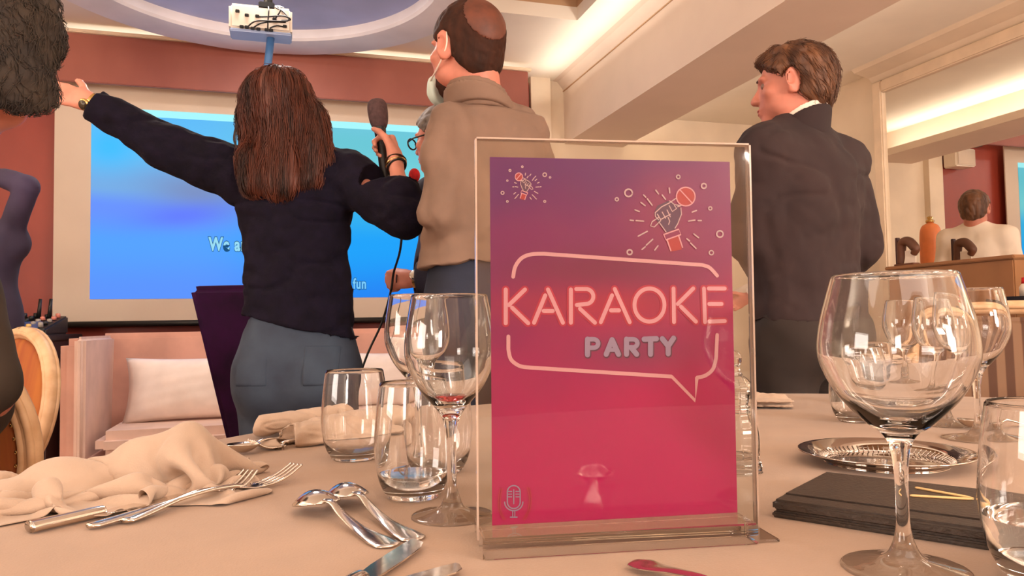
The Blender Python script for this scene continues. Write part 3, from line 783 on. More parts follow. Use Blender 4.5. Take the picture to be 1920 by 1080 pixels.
def vnormals(v, q):
    n = np.zeros_like(v); fn = np.cross(v[q[:, 2]] - v[q[:, 0]], v[q[:, 3]] - v[q[:, 1]])
    for k in range(4): np.add.at(n, q[:, k], fn)
    return n / (np.linalg.norm(n, axis=1)[:, None] + 1e-12)
def relax(v, q, it=1, w=.5):
    for _ in range(it):
        s = np.zeros_like(v); c = np.zeros(len(v))
        for a, b in ((0, 1), (1, 2), (2, 3), (3, 0)):
            np.add.at(s, q[:, a], v[q[:, b]]); np.add.at(s, q[:, b], v[q[:, a]]); np.add.at(c, q[:, a], 1); np.add.at(c, q[:, b], 1)
        v = v + w * (s / np.maximum(c, 1)[:, None] - v)
    return v
def A_(v): return np.array([v[0], v[1], v[2]], float)
def blob_mesh(name, prims, h, m, parent, inflate=0., cuts=(), folds=None, it=1, origin=None):
    F_ = Field(prims, h, inflate)
    for c in cuts: F_.cut(*c)
    v, q = F_.mesh(); v = relax(v, q, it)
    if folds:
        nn = vnormals(v, q)
        for fo_ in folds:
            amp, freq, seed = fo_[:3]
            fr = np.array(freq, float) if hasattr(freq, '__len__') else np.full(3, float(freq))
            w = v + .02 * np.stack([vnoise(v * 9, seed + 5), vnoise(v * 9, seed + 6), vnoise(v * 9, seed + 7)], 1)
            d = vnoise(w * fr, seed); v = v + nn * ((-amp * np.exp(-(d / .16) ** 2)) if len(fo_) > 3 else amp * (d - .35 * np.abs(d)))[:, None]
    return mesh_np(name, v, q, m, parent, True, origin) if parent is None else mesh_np(name, v - A_(parent.location), q, m, parent)

def strands(root, hair, n, length, r, flow, m, lift=.002, seed=1, steps=5, keep=None, sway=.15, curl=0.0):
    """single hairs walking over the hair volume along a flow direction"""
    from mathutils.kdtree import KDTree
    me = hair.data; V_ = np.empty(len(me.vertices) * 3, np.float32); me.vertices.foreach_get('co', V_); V_ = V_.reshape(-1, 3).astype(float)
    N_ = np.empty(len(me.vertices) * 3, np.float32); me.vertices.foreach_get('normal', N_); N_ = N_.reshape(-1, 3).astype(float)
    loc = A_(root.location); rs_ = np.random.RandomState(seed)
    kd = KDTree(len(V_))
    for i, p in enumerate(V_): kd.insert(p, i)
    kd.balance()
    cand = np.arange(len(V_)) if keep is None else np.where(keep(V_ + loc))[0]
    vs, fs = [], []
    for i in rs_.choice(cand, n):
        p = V_[i].copy(); k = i; pts = []; L_ = length * rs_.uniform(.6, 1.2); sw = rs_.normal(0, sway, 3); cu_ = rs_.normal(0, 1, 3) * curl
        for s_ in range(steps + 1):
            u = s_ / steps; nn = N_[k]
            pts.append(p + nn * (lift * (.15 + u * (1 + 1.2 * rs_.rand()))))
            f = np.array(flow(p + loc)) + sw + cu_ * math.sin(5 * u); f = f - nn * (f @ nn); f /= np.linalg.norm(f) + 1e-9
            p = p + f * L_ / steps; co, k2, dist = kd.find(p)
            if dist < .02: p = np.array(co); k = k2
        b0 = len(vs)
        for s_, q in enumerate(pts):
            t = pts[min(s_ + 1, steps)] - pts[max(s_ - 1, 0)]; t /= np.linalg.norm(t) + 1e-9
            x = np.cross(t, N_[i]); x /= np.linalg.norm(x) + 1e-9; y = np.cross(t, x)
            w = r * min(1, .35 + s_) * (1 - .85 * s_ / steps) + .0002
            for a in (0, 2.094, 4.189): vs.append(q + (x * math.cos(a) + y * math.sin(a)) * w)
            if s_:
                c = b0 + 3 * s_
                for a in range(3): fs.append((c - 3 + a, c - 3 + (a + 1) % 3, c + (a + 1) % 3, c + a))
    o = mesh_np('hair_strands', np.array(vs), np.array(fs), m, root); o['kind'] = 'stuff'; return o
# ------------------------------------------------------------------ people
def nrm(v): v = np.array(v, float); return v / np.linalg.norm(v)
def shrunk(prims, d):
    """the same bones, thinner: the body under its clothes"""
    out = []
    for p in prims:
        q = dict(p)
        if p['t'] == 'rc': q['r1'] = max(.012, p['r1'] - d); q['r2'] = max(.012, p['r2'] - d)
        else: q['r'] = np.maximum(p['r'] - d, .012)
        out.append(q)
    return out
def whole(g, d=.022):
    a = g['arml'] + g['armr']; arms = []
    for arm in (g['arml'], g['armr']): arms += shrunk(arm[:1], .014) + shrunk(arm[1:], .006)
    return g['head'] + g['neck'] + shrunk(g['torso'] + g['hips'] + g['legs'], d) + arms + g['handl'] + g['handr']
def head_prims(c, f, u, s=1.0):
    c = A_(c); f = nrm(f); u = nrm(np.array(u) - f * (np.array(u) @ f)); r = np.cross(f, u)
    def L(a, b, d): return c + s * (r * a + f * b + u * d)
    ax = (r, f, u); S = lambda *x: [s * y for y in x]
    p = [el(L(0, -.012, .03), S(.076, .094, .085), ax, .02), el(L(0, .028, -.04), S(.060, .064, .072), ax, .03), el(L(0, .070, -.098), S(.024, .02, .018), ax, .025),
         el(L(.044, .012, -.07), S(.018, .03, .022), ax, .03), el(L(-.044, .012, -.07), S(.018, .03, .022), ax, .03),
         rc(L(0, .084, .008), L(0, .106, -.03), s * .008, s * .012, .012), el(L(.011, .096, -.034), S(.009, .009, .008), ax, .008), el(L(-.011, .096, -.034), S(.009, .009, .008), ax, .008),
         el(L(0, .078, .024), S(.052, .014, .011), ax, .015), el(L(.045, .055, -.02), S(.02, .02, .016), ax, .02), el(L(-.045, .055, -.02), S(.02, .02, .016), ax, .02),
         el(L(.031, .094, .004), S(.017, .014, .011), ax, .012, True), el(L(-.031, .094, .004), S(.017, .014, .011), ax, .012, True),
         el(L(0, .086, -.060), S(.026, .012, .007), ax, .008), el(L(0, .085, -.073), S(.022, .012, .008), ax, .008)]
    for sd in (-1, 1):
        ea = nrm(r * sd * .75 - f * .62); eb = np.cross(u, ea)
        p += [el(L(sd * .079, -.012, -.004), S(.008, .024, .038), (ea, eb, nrm(u - .18 * f)), .006), el(L(sd * .076, -.002, -.03), S(.007, .010, .012), (ea, eb, u), .006),
              el(L(sd * .088, -.006, .000), S(.006, .011, .018), (ea, eb, u), .005, True)]
    return p, L, (r, f, u)
def hand_prims(w, d, n, th, s=1.0, curl=(.3, .35, .4, .45), tcurl=.2, tout=.75, spread=.06, wr=.027):
    """w wrist, d towards the fingers, n out of the back of the hand, th towards the thumb"""
    w = A_(w); d = nrm(d); n = nrm(np.array(n) - d * (np.array(n) @ d)); th0 = np.cross(d, n); th = th0 if th0 @ np.array(th) > 0 else -th0
    p = []; K = []
    for i, o in enumerate((.028, .009, -.010, -.027)):
        kn = w + s * (d * (.088 - .004 * abs(i - 1) - (.006 if i == 3 else 0)) + th * o); K.append(kn)
        p.append(rc(w + s * (d * .012 + th * o * .55), kn, s * .014, s * .0105, .014))
    p.append(rc(w - d * .02, w + d * .02 * s, wr, wr * .95, .02, (n, .75)))
    p.append(rc(w + s * (d * .03 + th * .012 - n * .006), w + s * (d * .065 - n * .004), s * .02, s * .016, .015, (n, .6)))
    for i, (kn, L3, R3) in enumerate(zip(K, ((.044, .026, .021), (.049, .029, .022), (.045, .028, .022), (.035, .021, .019)), (.0092, .0095, .0090, .0080))):
        a = 0; q = kn; fd = nrm(d + th * spread * (1.5 - i))
        for j, l in enumerate(L3):
            a += curl[i] * (1.0, 1.25, .8)[j]
            dd = fd * math.cos(a) - n * math.sin(a); q2 = q + dd * l * s
            p.append(rc(q, q2, s * R3 * (1 - .08 * j), s * R3 * (.93 - .08 * j), .004)); q = q2
    q = w + s * (d * .022 + th * .024 - n * .004); td = nrm(th * tout + d * .75 - n * .25)
    for j, l in enumerate((.042, .034, .026)):
        q2 = q + td * l * s; p.append(rc(q, q2, s * (.0135, .0108, .0098)[j], s * (.0108, .0098, .008)[j], .008 if j == 0 else .004)); q = q2
        td = nrm(td - n * tcurl + d * tcurl * .6 - th * tcurl * .5)
    return p
def body_prims(S):
    """S: joints and radii -> dict of bone groups"""
    g = {}; fw = nrm(S['front']); rt = nrm(np.cross(fw, [0, 0, 1])); up = np.array([0, 0, 1.])
    nb, sl, sr = A_(S['neck']), A_(S['shl']), A_(S['shr']); pel = A_(S['pelvis'])
    hc = A_(S['head']); hf, hu = nrm(S['face']), S.get('hup', (0, 0, 1)); hs = S.get('hs', 1.0)
    g['head'], L, ax = head_prims(hc, hf, hu, hs); g['L'] = L; g['ax'] = ax
    g['neck'] = [rc(L(0, -.03, -.05), nb - up * .02, .056 * hs, .062 * hs, .02), rc(L(0, -.045, -.02), nb - up * .01 - fw * .015, .05 * hs, .055 * hs, .02)]
    mid = (sl + sr) / 2; sw = np.linalg.norm(sl - sr); cw, ww, hw = S.get('chest', .165), S.get('waist', .145), S.get('hip', .17)
    wst = pel + (mid - pel) * .38
    dp = S.get('depth', .66)
    g['torso'] = [rc(mid - up * .10, wst, cw, ww, .06, (fw, dp)), rc(mid - up * .05 - rt * sw * .2, mid - up * .05 + rt * sw * .2, .085, .085, .06, (fw, .85)),
                  rc(nb + up * .01, sl - up * .005, .047, .050, .05), rc(nb + up * .01, sr - up * .005, .047, .050, .05), rc(sl, sr, .05, .05, .04)]
    g['hips'] = [rc(wst, pel + up * .03, ww, hw, .06, (fw, .7)), el(pel - fw * .05 - up * .02 - rt * .075, (.09, .085, .1), None, .05), el(pel - fw * .05 - up * .02 + rt * .075, (.09, .085, .1), None, .05)]
    lg = []; ft = []
    for s_, kk in ((-1, 'kneel'), (1, 'kneer')):
        hip = pel + rt * s_ * .088 - up * .03
        an = A_(S['ankl' if s_ < 0 else 'ankr']) if ('ankl' if s_ < 0 else 'ankr') in S else np.array([hip[0] + rt[0] * s_ * .02, hip[1] + rt[1] * s_ * .02, .09])
        kn = (hip + an) / 2 + fw * .015
        lg += [rc(hip, kn, .088, .058, .03), rc(kn, an, .056, .04, .03), rc(kn - fw * .02 - up * .08, kn - fw * .015 - up * .2, .05, .045, .03)]
        ft.append([rc(an + np.array([0, 0, -.045]) - fw * .03, an + np.array([0, 0, -.052]) + fw * .16, .042, .034, .03), rc(an, an - up * .04, .045, .045, .03)])
    g['legs'] = lg; g['shoes'] = ft
    ua, fa = S.get('uarm', .05), S.get('farm', .04)
    for sd in 'lr':
        a, e, w = A_(S['sh' + sd]), A_(S['el' + sd]), A_(S['wr' + sd])
        g['arm' + sd] = [rc(a, e, ua, ua * .82, .03), rc(e, w, fa, S.get('wrist', .027), .02), rc(e + (w - e) * .1, e + (w - e) * .45, fa * 1.05, fa * .95, .03)]
        h = S.get('hand' + sd)
        g['hand' + sd] = hand_prims(w, **h) if h else hand_prims(w, w - e, np.cross(w - e, [0, 0, 1]) if sd == 'l' else np.cross([0, 0, 1], w - e), fw, curl=(.5, .55, .6, .6))
    return g
def face_parts(root, g, s, m_brow):
    L, (r, f, u) = g['L'], g['ax']
    for sd in (-1, 1):
        blob_mesh('eye', [el(L(sd * .030, .0715, .004), (.0112 * s,) * 3)], .003, M['eye'], root)
        blob_mesh('eyebrow', [rc(L(sd * .016, .092, .024), L(sd * .046, .078, .026), .0045 * s, .003 * s, .004)], .0025, m_brow, root)
    blob_mesh('lips', [el(L(0, .092, -.061), (.021 * s, .008 * s, .005 * s), (r, f, u), .004), el(L(0, .091, -.071), (.018 * s, .008 * s, .005 * s), (r, f, u), .004)], .0025, M['lip'], root)
def ground(S):
    p = Vector(S['pelvis']); return Vector((p.x, p.y, 0))
def short_hair(root, g, s, m, thick=.012, line=.0, nape=-.078, extra=(), cuts=(), folds=((.004, 60, 1),), name='hair'):
    L, ax = g['L'], g['ax']; r, f, u = ax
    pr = [el(L(0, -.012, .032), (.077 * s, .096 * s, .087 * s), ax, .02), el(L(0, -.055, -.035), (.058 * s, .04 * s, .05 * s), ax, .03)] + list(extra)
    pr += [el(L(sd * .092, -.008, -.006), (.030 * s, .013 * s, .026 * s), ax, .008, True) for sd in (-1, 1)]
    # hairline: one slanted plane from nape to forehead, one above the ears
    a, b = np.array([-.085, nape]), np.array([.078, .072 + line]); t = b - a; n2 = nrm([t[1], -t[0]])
    cs = [(L(0, a[0], a[1]), f * n2[0] + u * n2[1], None)] + list(cuts)
    return blob_mesh(name, pr, .004, m, root, thick, cs, folds)
# ------------------------------------------------------------------ the woman singing
UPV = np.array([0, 0, 1.])
Yw = 2.2
S = dict(front=(.05, 1, 0), face=(-.25, .96, .08), head=P(520, 206, Yw), neck=P(535, 296, Yw), shl=P(460, 332, Yw), shr=P(648, 330, Yw), pelvis=P(560, 700, Yw),
         ell=P(306, 272, 2.16), wrl=P(166, 190, 2.10), elr=P(757, 402, 2.06), wrr=P(741, 298, 2.16), chest=.150, waist=.128, hip=.175, uarm=.046, farm=.036, wrist=.025, hs=.97, depth=.68)
S['handl'] = dict(d=A_(P(90, 168, 2.10)) - A_(P(166, 190, 2.10)), n=(.1, -.9, .35), th=(0, .2, 1), s=.95, curl=(.15, .2, .25, .3), wr=.025)
S['handr'] = dict(d=(-.12, .72, .62), n=(1, -.15, .1), th=(-.2, -.5, .8), s=.98, curl=(1.05, 1.1, 1.15, 1.2), tcurl=.35, tout=.55, wr=.025)
g = body_prims(S)
root = thing('person', 'woman seen from behind in navy sweater and grey jeans, arms raised, singing', 'person', ground(S))
allp = whole(g)
blob_mesh('body', allp, .0046, M['skin'], root, it=1)
face_parts(root, g, .97, M['hair_auburn'])
wl, el_ = A_(S['wrl']), A_(S['ell']); wr_, er_ = A_(S['wrr']), A_(S['elr'])
cutr = er_ + (wr_ - er_) * .48
hem = A_(P(565, 615, Yw))
slv = [rc(A_(S['shl']), el_, .066, .052, .03), rc(el_, wl, .047, .031, .02), rc(A_(S['shr']), er_, .062, .05, .03), rc(er_, cutr + (wr_ - er_) * .15, .05, .043, .02)]
blob_mesh('sweater', g['torso'] + g['hips'] + slv, .006, M['navy_knit'], root, .018,
          [(hem, (-.24, 0, -1), None), (cutr, wr_ - er_, .11), (wl - (wl - el_) * .06, wl - el_, .09)], [(.006, (16, 16, 26), 3), (.003, 40, 8), (.006, (7, 7, 16), 12, 'c')], it=2)
blob_mesh('jeans', g['hips'] + g['legs'], .007, M['jeans'], root, .007, [(A_(P(560, 584, Yw)), (-.1, 0, 1), None), (np.array([0, 0, .06]), (0, 0, -1), None)], [(.006, (10, 10, 18), 5)], it=2)
for i, f_ in enumerate(g['shoes']): blob_mesh('shoe', f_, .008, M['black'], root, .004, [(np.array([0, 0, .002]), (0, 0, -1), None)])
for x0_, x1_ in ((468, 530), (592, 652)):       # back pockets
    blob_mesh('back_pocket', g['hips'] + g['legs'], .005, M['jeans'], root, .0105, [(A_(P(x0_, 660, Yw)), (-1, 0, 0), None), (A_(P(x1_, 660, Yw)), (1, 0, 0), None), (A_(P(560, 648, Yw - .1)), (0, 0, 1), None), (A_(P(560, 722, Yw - .1)), (0, 0, -1), None), (A_(P(560, 660, Yw - .03)), (0, 1, 0), None)])
hp = [el(P(520, 180, Yw), (.100, .115, .085), None, .03), el(P(515, 215, Yw + .0), (.104, .11, .10), None, .03), rc(P(492, 240, Yw - .03), P(494, 335, Yw - .085), .066, .058, .04, (np.array([0, 1, 0]), .7)), rc(P(560, 235, Yw - .03), P(572, 335, Yw - .085), .066, .052, .04, (np.array([0, 1, 0]), .7)),
      rc(P(527, 230, Yw - .04), P(530, 348, Yw - .095), .066, .052, .04, (np.array([0, 1, 0]), .7)), rc(P(578, 225, Yw - .03), P(602, 300, Yw - .07), .045, .026, .05), rc(P(466, 300, Yw - .08), P(466, 350, Yw - .10), .032, .020, .05)]
Lw = g['L']; fw_, up_ = g['ax'][1], g['ax'][2]
hair = blob_mesh('hair', hp, .005, M['hair_auburn'], root, .0, [(Lw(0, .055, .06), fw_ - up_ * .45, .2)], [(.009, (22, 22, 2.0), 2), (.004, (70, 70, 4), 9)], it=2)
cen = A_(P(522, 200, Yw))
strands(root, hair, 1500, .17, .0016, lambda p: (.25 * np.sign(p[0] - cen[0]) * max(0, .6 - abs(p[2] - cen[2]) * 6) , -.1, -1.0), M['hair_auburn'], .006, 3, 8, sway=.10)
rnd = random.Random(11)
wisp = MB()
for i in range(16):
    s_ = i % 2; a = rnd.uniform(0, 1)
    if s_: pts = [P(592 + a * 10, 235, Yw - .02), P(612 + a * 10, 268, Yw - .05), P(622 + a * 12, 288, Yw - .05), P(634 - a * 22, 300 + 4 * a, Yw - .05)]
    else: pts = [P(450 - a * 4, 220, Yw - .03), P(443 - a * 6, 262, Yw - .05), P(446 + a * 8, 290, Yw - .06), P(440 + a * 26, 306, Yw - .06)]
    pts = spline(pts, 6); wisp.tube(pts, [.0012] * len(pts), 4)
wo = wisp.build('flyaway_strands', M['hair_auburn'], root, smooth=True); wo['kind'] = 'stuff'
# sunglasses pushed up on the hair
gl = thing('sunglasses', 'sunglasses pushed up on top of the auburn hair', 'glasses', P(478, 150, Yw + .02))
b = MB(); b.tube([P(462, 158, Yw - .02), P(474, 149, Yw - .005), P(492, 143, Yw + .02)], [.005, .008, .006], 8); b.build('frame', M['chrome'], gl, smooth=True)
b = MB(); b.tube([P(457, 160, Yw - .02), P(449, 180, Yw - .03), P(447, 205, Yw - .035)], .003, 6); b.build('temple', M['brown_wood'], gl, smooth=True)
b = MB(); b.lathe([(0, -.002), (.02, -.002), (.022, .001), (0, .003)], P(482, 152, Yw + .03), 16, axis=(.3, .8, .6)); b.build('lens', M['black'], gl, smooth=True)
b = MB(); b.tube([P(547, 136, Yw + .03), P(556, 143, Yw + .0)], .004, 6); b.build('temple', M['brown_wood'], gl, smooth=True)
# watch and bracelets
wt = thing('wristwatch', 'gold wristwatch on the outstretched left wrist of the singing woman', 'watch', P(160, 190, 2.10))
ad = nrm(el_ - wl); wc = wl + ad * .012
b = MB(); b.lathe([(.027, -.008), (.031, -.008), (.031, .008), (.027, .008), (.027, -.008)], wc, 28, axis=ad); b.build('strap', M['gold'], wt, smooth=False)
fc = Vector(wc) + Vector((-.25, -.9, -.35)).normalized() * .032
b = MB(); b.lathe([(0, -.005), (.017, -.005), (.018, 0), (.015, .004), (0, .005)], fc, 24, axis=(-.25, -.9, -.35)); b.build('case', M['gold'], wt, smooth=True)
M['dial'] = mat('watch_dial', (58, 46, 30), .25)
b = MB(); b.lathe([(0, .0048), (.0135, .0048), (.0135, .0056), (0, .0058)], fc, 24, axis=(-.25, -.9, -.35)); b.build('dial', M['dial'], wt, smooth=True)
ar = nrm(er_ - wr_)
for j, (k_, m_) in enumerate(((.012, 'hair_dark'), (.024, 'gold'), (.032, 'black'))):
    bc = Vector(wr_ + ar * k_); b = MB()
    pts = [(.029 + .0035 * math.cos(a), .0035 * math.sin(a)) for a in [i / 8 * 6.2832 for i in range(9)]]
    b.lathe(pts, bc, 28, axis=Vector(ar) + Vector((.15 * j, 0, .1)))
    o = settle(b.build('bracelet', M[m_], smooth=True))
    tag(o, ('brown bead bracelet on the wrist below the held microphone', 'thin gold bracelet on the wrist below the held microphone', 'black band bracelet lowest on the microphone arm')[j], 'bracelet', 'bracelets on the raised right wrist')
# the microphone in her right hand
m0, m1 = P(723, 333, 2.215), P(706, 190, 2.25); ma = (m1 - m0).normalized(); ml = (m1 - m0).length
t = thing('microphone', 'black handheld microphone with mauve foam head in the woman\'s hand', 'microphone', m0)
b = MB(); b.lathe([tuple(p) for p in spline([(0, 0), (.014, 0), (.0155, .004), (.016, ml * .4), (.018, ml * .62), (.02, ml * .68), (0, ml * .69)], 5)], m0, 20, axis=ma); b.build('handle', M['black'], t, smooth=True)
b = MB(); b.lathe([tuple(p) for p in spline([(0, ml * .64), (.018, ml * .64), (.027, ml * .72), (.0305, ml * .84), (.0295, ml * .94), (.022, ml * 1.0), (0, ml * 1.02)], 6)], m0, 24, axis=ma); b.build('foam_head', M['foam'], t, smooth=True)
# nails on the thumb
# ------------------------------------------------------------------ man in the taupe shirt
Y1 = 2.0
S = dict(front=(-.30, .95, 0), face=(-.70, .70, .10), hup=(0, 0, 1), head=P(873, 96, Y1), neck=P(898, 204, Y1 + .01), shl=P(846, 244, 1.93), shr=P(974, 256, Y1 + .07), pelvis=P(905, 610, Y1 + .02),
         ell=P(826, 405, 1.90), wrl=P(850, 490, 2.10), elr=P(1030, 430, 2.10), wrr=P(985, 540, 2.30), chest=.155, waist=.135, hip=.16, uarm=.045, farm=.038, hs=1.06, depth=.68)
S['handl'] = dict(d=(.2, .9, -.3), n=(-.6, .1, .7), th=(.6, .3, .3), curl=(.6, .7, .8, .8))
g = body_prims(S)
root = thing('person', 'tall man in a taupe shirt with thinning crown, turned towards the screen', 'person', ground(S))
allp = whole(g)
blob_mesh('body', allp, .005, M['skin2'], root)
face_parts(root, g, 1.06, M['hair_dark'])
L, (r_, f_, u_) = g['L'], g['ax']
short_hair(root, g, 1.06, M['hair_dark'], .009, line=-.01, nape=-.088, extra=[rc(L(-.07, .022, .02), L(-.071, .02, -.012), .008, .005, .01), rc(L(.07, .022, .02), L(.071, .02, -.012), .008, .005, .01)], folds=[(.002, 80, 1)])
bn_ = nrm(A_(P(873, 96, Y1)) - A_(P(912, 36, Y1 - .10))); bp_ = A_(P(905, 46, Y1 - .070)) - bn_ * .0105
blob_mesh('bald_patch', [el(L(0, -.012, .032), (.0816, .1018, .0922), (r_, f_, u_), .02)], .0035, M['scalp'], root, .0112, [(bp_, bn_, None)])
blob_mesh('beard', [el(L(0, .045, -.085), (.058, .05, .045), (r_, f_, u_), .02)], .004, M['hair_dark'], root, .004, [(L(0, 0, -.058), u_, None), (L(0, .045, -.07), f_, None)], [(.003, 80, 1)])
blob_mesh('face_mask', [el(L(0, .074, -.098), (.052, .036, .040), (r_, f_, u_), .02), el(L(0, .088, -.07), (.04, .022, .022), (r_, f_, u_), .02)], .004, M['mask'], root, .004, [(L(0, .062, -.09), -f_, None)], [(.003, 50, 4)])
b = MB(); b.tube(spline([L(-.080, -.018, .026), L(-.083, -.024, -.008), L(-.078, .0, -.04), L(-.063, .045, -.066), L(-.044, .085, -.075)], 5), .0022, 6); b.build('mask_strap', M['shirt_white'], root, smooth=True)
hemz = A_(P(860, 502, Y1))
e1, w1 = A_(S['ell']), A_(S['wrl'])
slv = [rc(A_(S['shl']), e1, .06, .047, .03), rc(e1, w1, .046, .038, .02), rc(A_(S['shr']), A_(S['elr']), .06, .048, .03), rc(A_(S['elr']), A_(S['wrr']), .046, .038, .02)]
bul = [rc(A_(P(850, 478, Y1 - .02)), A_(P(960, 470, Y1 - .04)), .075, .08, .05)]
blob_mesh('shirt', g['torso'] + g['hips'] + slv + bul, .006, M['taupe'], root, .016,
          [(hemz, (.05, 0, -1), None), (w1, w1 - e1, .07), (A_(S['wrr']), A_(S['wrr']) - A_(S['elr']), .07)], [(.008, (18, 18, 5), 21), (.006, (9, 9, 22), 24), (.014, (6, 6, 2.2), 25, 'c'), (.010, (3.5, 3.5, 9), 26, 'c'), (.002, 40, 4)], it=2)
blob_mesh('collar', g['neck'], .005, M['taupe'], root, .017, [(A_(P(900, 178, Y1)), (.12, .25, 1), None), (A_(P(900, 212, Y1)), (0, 0, -1), None)], it=1)
blob_mesh('collar_fold', g['neck'], .005, M['taupe'], root, .026, [(A_(P(900, 188, Y1)), (.12, .25, 1), None), (A_(P(900, 216, Y1)), (0, -.2, -1), None)], it=1)
blob_mesh('jeans', g['hips'] + g['legs'], .008, M['navy_jeans'], root, .012, [(A_(P(905, 475, Y1)), (0, 0, 1), None), (np.array([0, 0, .06]), (0, 0, -1), None)], [(.006, 14, 5)], it=2)
for q in g['shoes']: blob_mesh('shoe', q, .008, M['black'], root, .004, [(np.array([0, 0, .002]), (0, 0, -1), None)])
# ------------------------------------------------------------------ man in the dark jacket
Y2 = 2.2
S = dict(front=(-.55, .83, 0), face=(-.90, .43, -.03), head=P(1484, 162, Y2), neck=P(1497, 246, Y2), shl=P(1438, 284, Y2 - .10), shr=P(1576, 306, Y2 + .08), pelvis=P(1508, 625, Y2),
         ell=P(1408, 450, Y2 - .04), wrl=P(1440, 520, Y2 + .2), elr=P(1612, 460, Y2 + .12), wrr=P(1560, 530, Y2 + .28), chest=.165, waist=.150, hip=.155, uarm=.05, farm=.042, hs=1.02, depth=.72)
g = body_prims(S)
root = thing('person', 'man in a charcoal jacket standing behind the table, head in profile to the left', 'person', ground(S))
allp = whole(g)
blob_mesh('body', allp, .005, M['skin2'], root)
face_parts(root, g, 1.02, M['hair_brown'])
L, (r_, f_, u_) = g['L'], g['ax']
hr = short_hair(root, g, 1.02, M['hair_brown'], .014, line=-.006, nape=-.095, extra=[el(L(0, -.072, .01), (.062, .036, .062), (r_, f_, u_), .03), rc(L(0, .04, .086), L(0, .072, .078), .026, .014, .03), rc(L(-.068, .03, .03), L(-.07, .026, -.016), .009, .005, .01), rc(L(.068, .03, .03), L(.07, .026, -.016), .009, .005, .01)],
           folds=[(.006, (14, 14, 40), 1), (.003, 60, 2)])
hd2 = A_(S['head'])
strands(root, hr, 900, .055, .0012, lambda p: (r_ * 0 - f_ * .5 - u_ * .9) if (p - hd2) @ f_ < 0.02 else (f_ * .25 - u_ * .3 - r_ * .1 * np.sign((p - hd2) @ r_)), M['hair_brown'], .004, 5, 5, sway=.15)
jl, jw = A_(S['ell']), A_(S['wrl']); kl, kw = A_(S['elr']), A_(S['wrr'])
slv = [rc(A_(S['shl']), jl, .068, .055, .04), rc(jl, jw, .054, .044, .02), rc(A_(S['shr']), kl, .060, .056, .04), rc(kl, kw, .054, .044, .02)]
mid = (A_(S['shl']) + A_(S['shr'])) / 2
blob_mesh('jacket', g['torso'] + g['hips'] + slv + [rc(mid - UPV * .12, A_(S['pelvis']) + UPV * .1, .175, .17, .05, (nrm(S['front']), .72))], .006, M['jacket'], root, .014,
          [(A_(P(1500, 604, Y2)), (0, 0, -1), None), (jw, jw - jl, .08), (kw, kw - kl, .08)], [(.007, (18, 18, 5), 31), (.006, (7, 7, 14), 33), (.006, (5, 5, 10), 34, 'c'), (.005, (6, 6, 2), 36, 'c'), (.002, 40, 4)], it=2)
blob_mesh('jacket_collar', g['neck'], .0035, M['jacket'], root, .016, [(A_(P(1500, 238, Y2)), (-.25, .45, 1), None), (A_(P(1500, 262, Y2)), (0, 0, -1), None)])
blob_mesh('shirt_collar', g['neck'], .0028, M['shirt_white'], root, .009, [(A_(P(1500, 227, Y2)), (-.25, .45, 1), None), (A_(P(1500, 262, Y2)), (0, 0, -1), None)])
blob_mesh('trousers', g['hips'] + g['legs'], .008, M['trousers'], root, .014, [(A_(P(1500, 560, Y2)), (0, 0, 1), None), (np.array([0, 0, .06]), (0, 0, -1), None)], [(.006, 14, 5)], it=2)
for q in g['shoes']: blob_mesh('shoe', q, .008, M['black'], root, .004, [(np.array([0, 0, .002]), (0, 0, -1), None)])
# ------------------------------------------------------------------ man with glasses half hidden by the taupe shirt
Y3 = 2.75
S = dict(front=(-.80, .60, 0), face=(-.86, .50, -.05), head=P(826, 262, Y3), neck=P(842, 335, Y3), shl=P(815, 368, Y3 - .1), shr=P(890, 372, Y3 + .14), pelvis=P(850, 620, Y3),
         ell=P(838, 520, Y3 - .14), wrl=P(772, 523, Y3 - .12), elr=P(900, 520, Y3 + .14), wrr=P(850, 545, Y3 + .3), chest=.15, waist=.145, hip=.155, farm=.038, depth=.7)
S['handl'] = dict(d=(-1, .12, -.05), n=(.05, -1, .2), th=(0, .1, 1), s=1.0, curl=(1.2, 1.25, 1.3, 1.3), tcurl=.5, tout=.3)
g = body_prims(S)
root = thing('person', 'grey-haired man with glasses in a navy jacket, half hidden behind the taupe shirt', 'person', ground(S))
allp = whole(g)
blob_mesh('body', allp, .0055, M['skin2'], root)
face_parts(root, g, 1, M['hair_grey'])
L, (r_, f_, u_) = g['L'], g['ax']
short_hair(root, g, 1, M['hair_grey'], .012, extra=[rc(L(-.068, .03, .03), L(-.07, .026, -.016), .009, .005, .01)])
a, w_ = A_(S['ell']), A_(S['wrl']); a2, w2 = A_(S['elr']), A_(S['wrr'])
slv = [rc(A_(S['shl']), a, .06, .052, .03), rc(a, w_, .05, .042, .02), rc(A_(S['shr']), a2, .06, .052, .03), rc(a2, w2, .05, .042, .02)]
blob_mesh('jacket', g['torso'] + g['hips'] + slv, .007, M['navy_jacket'], root, .014, [(A_(P(850, 640, Y3)), (0, 0, -1), None), (w_ + (a - w_) * .22, w_ - a, .08), (w2, w2 - a2, .08)], [(.012, 12, 41)], it=2)
blob_mesh('trousers', g['hips'] + g['legs'], .009, M['navy_jeans'], root, .013, [(np.array([0, 0, .95]), (0, 0, 1), None), (np.array([0, 0, .06]), (0, 0, -1), None)], it=2)
for q in g['shoes']: blob_mesh('shoe', q, .009, M['black'], root, .004, [(np.array([0, 0, .002]), (0, 0, -1), None)])
t = thing('eyeglasses', 'dark-rimmed glasses worn by the half-hidden grey-haired man', 'glasses', L(0, .1, .0))
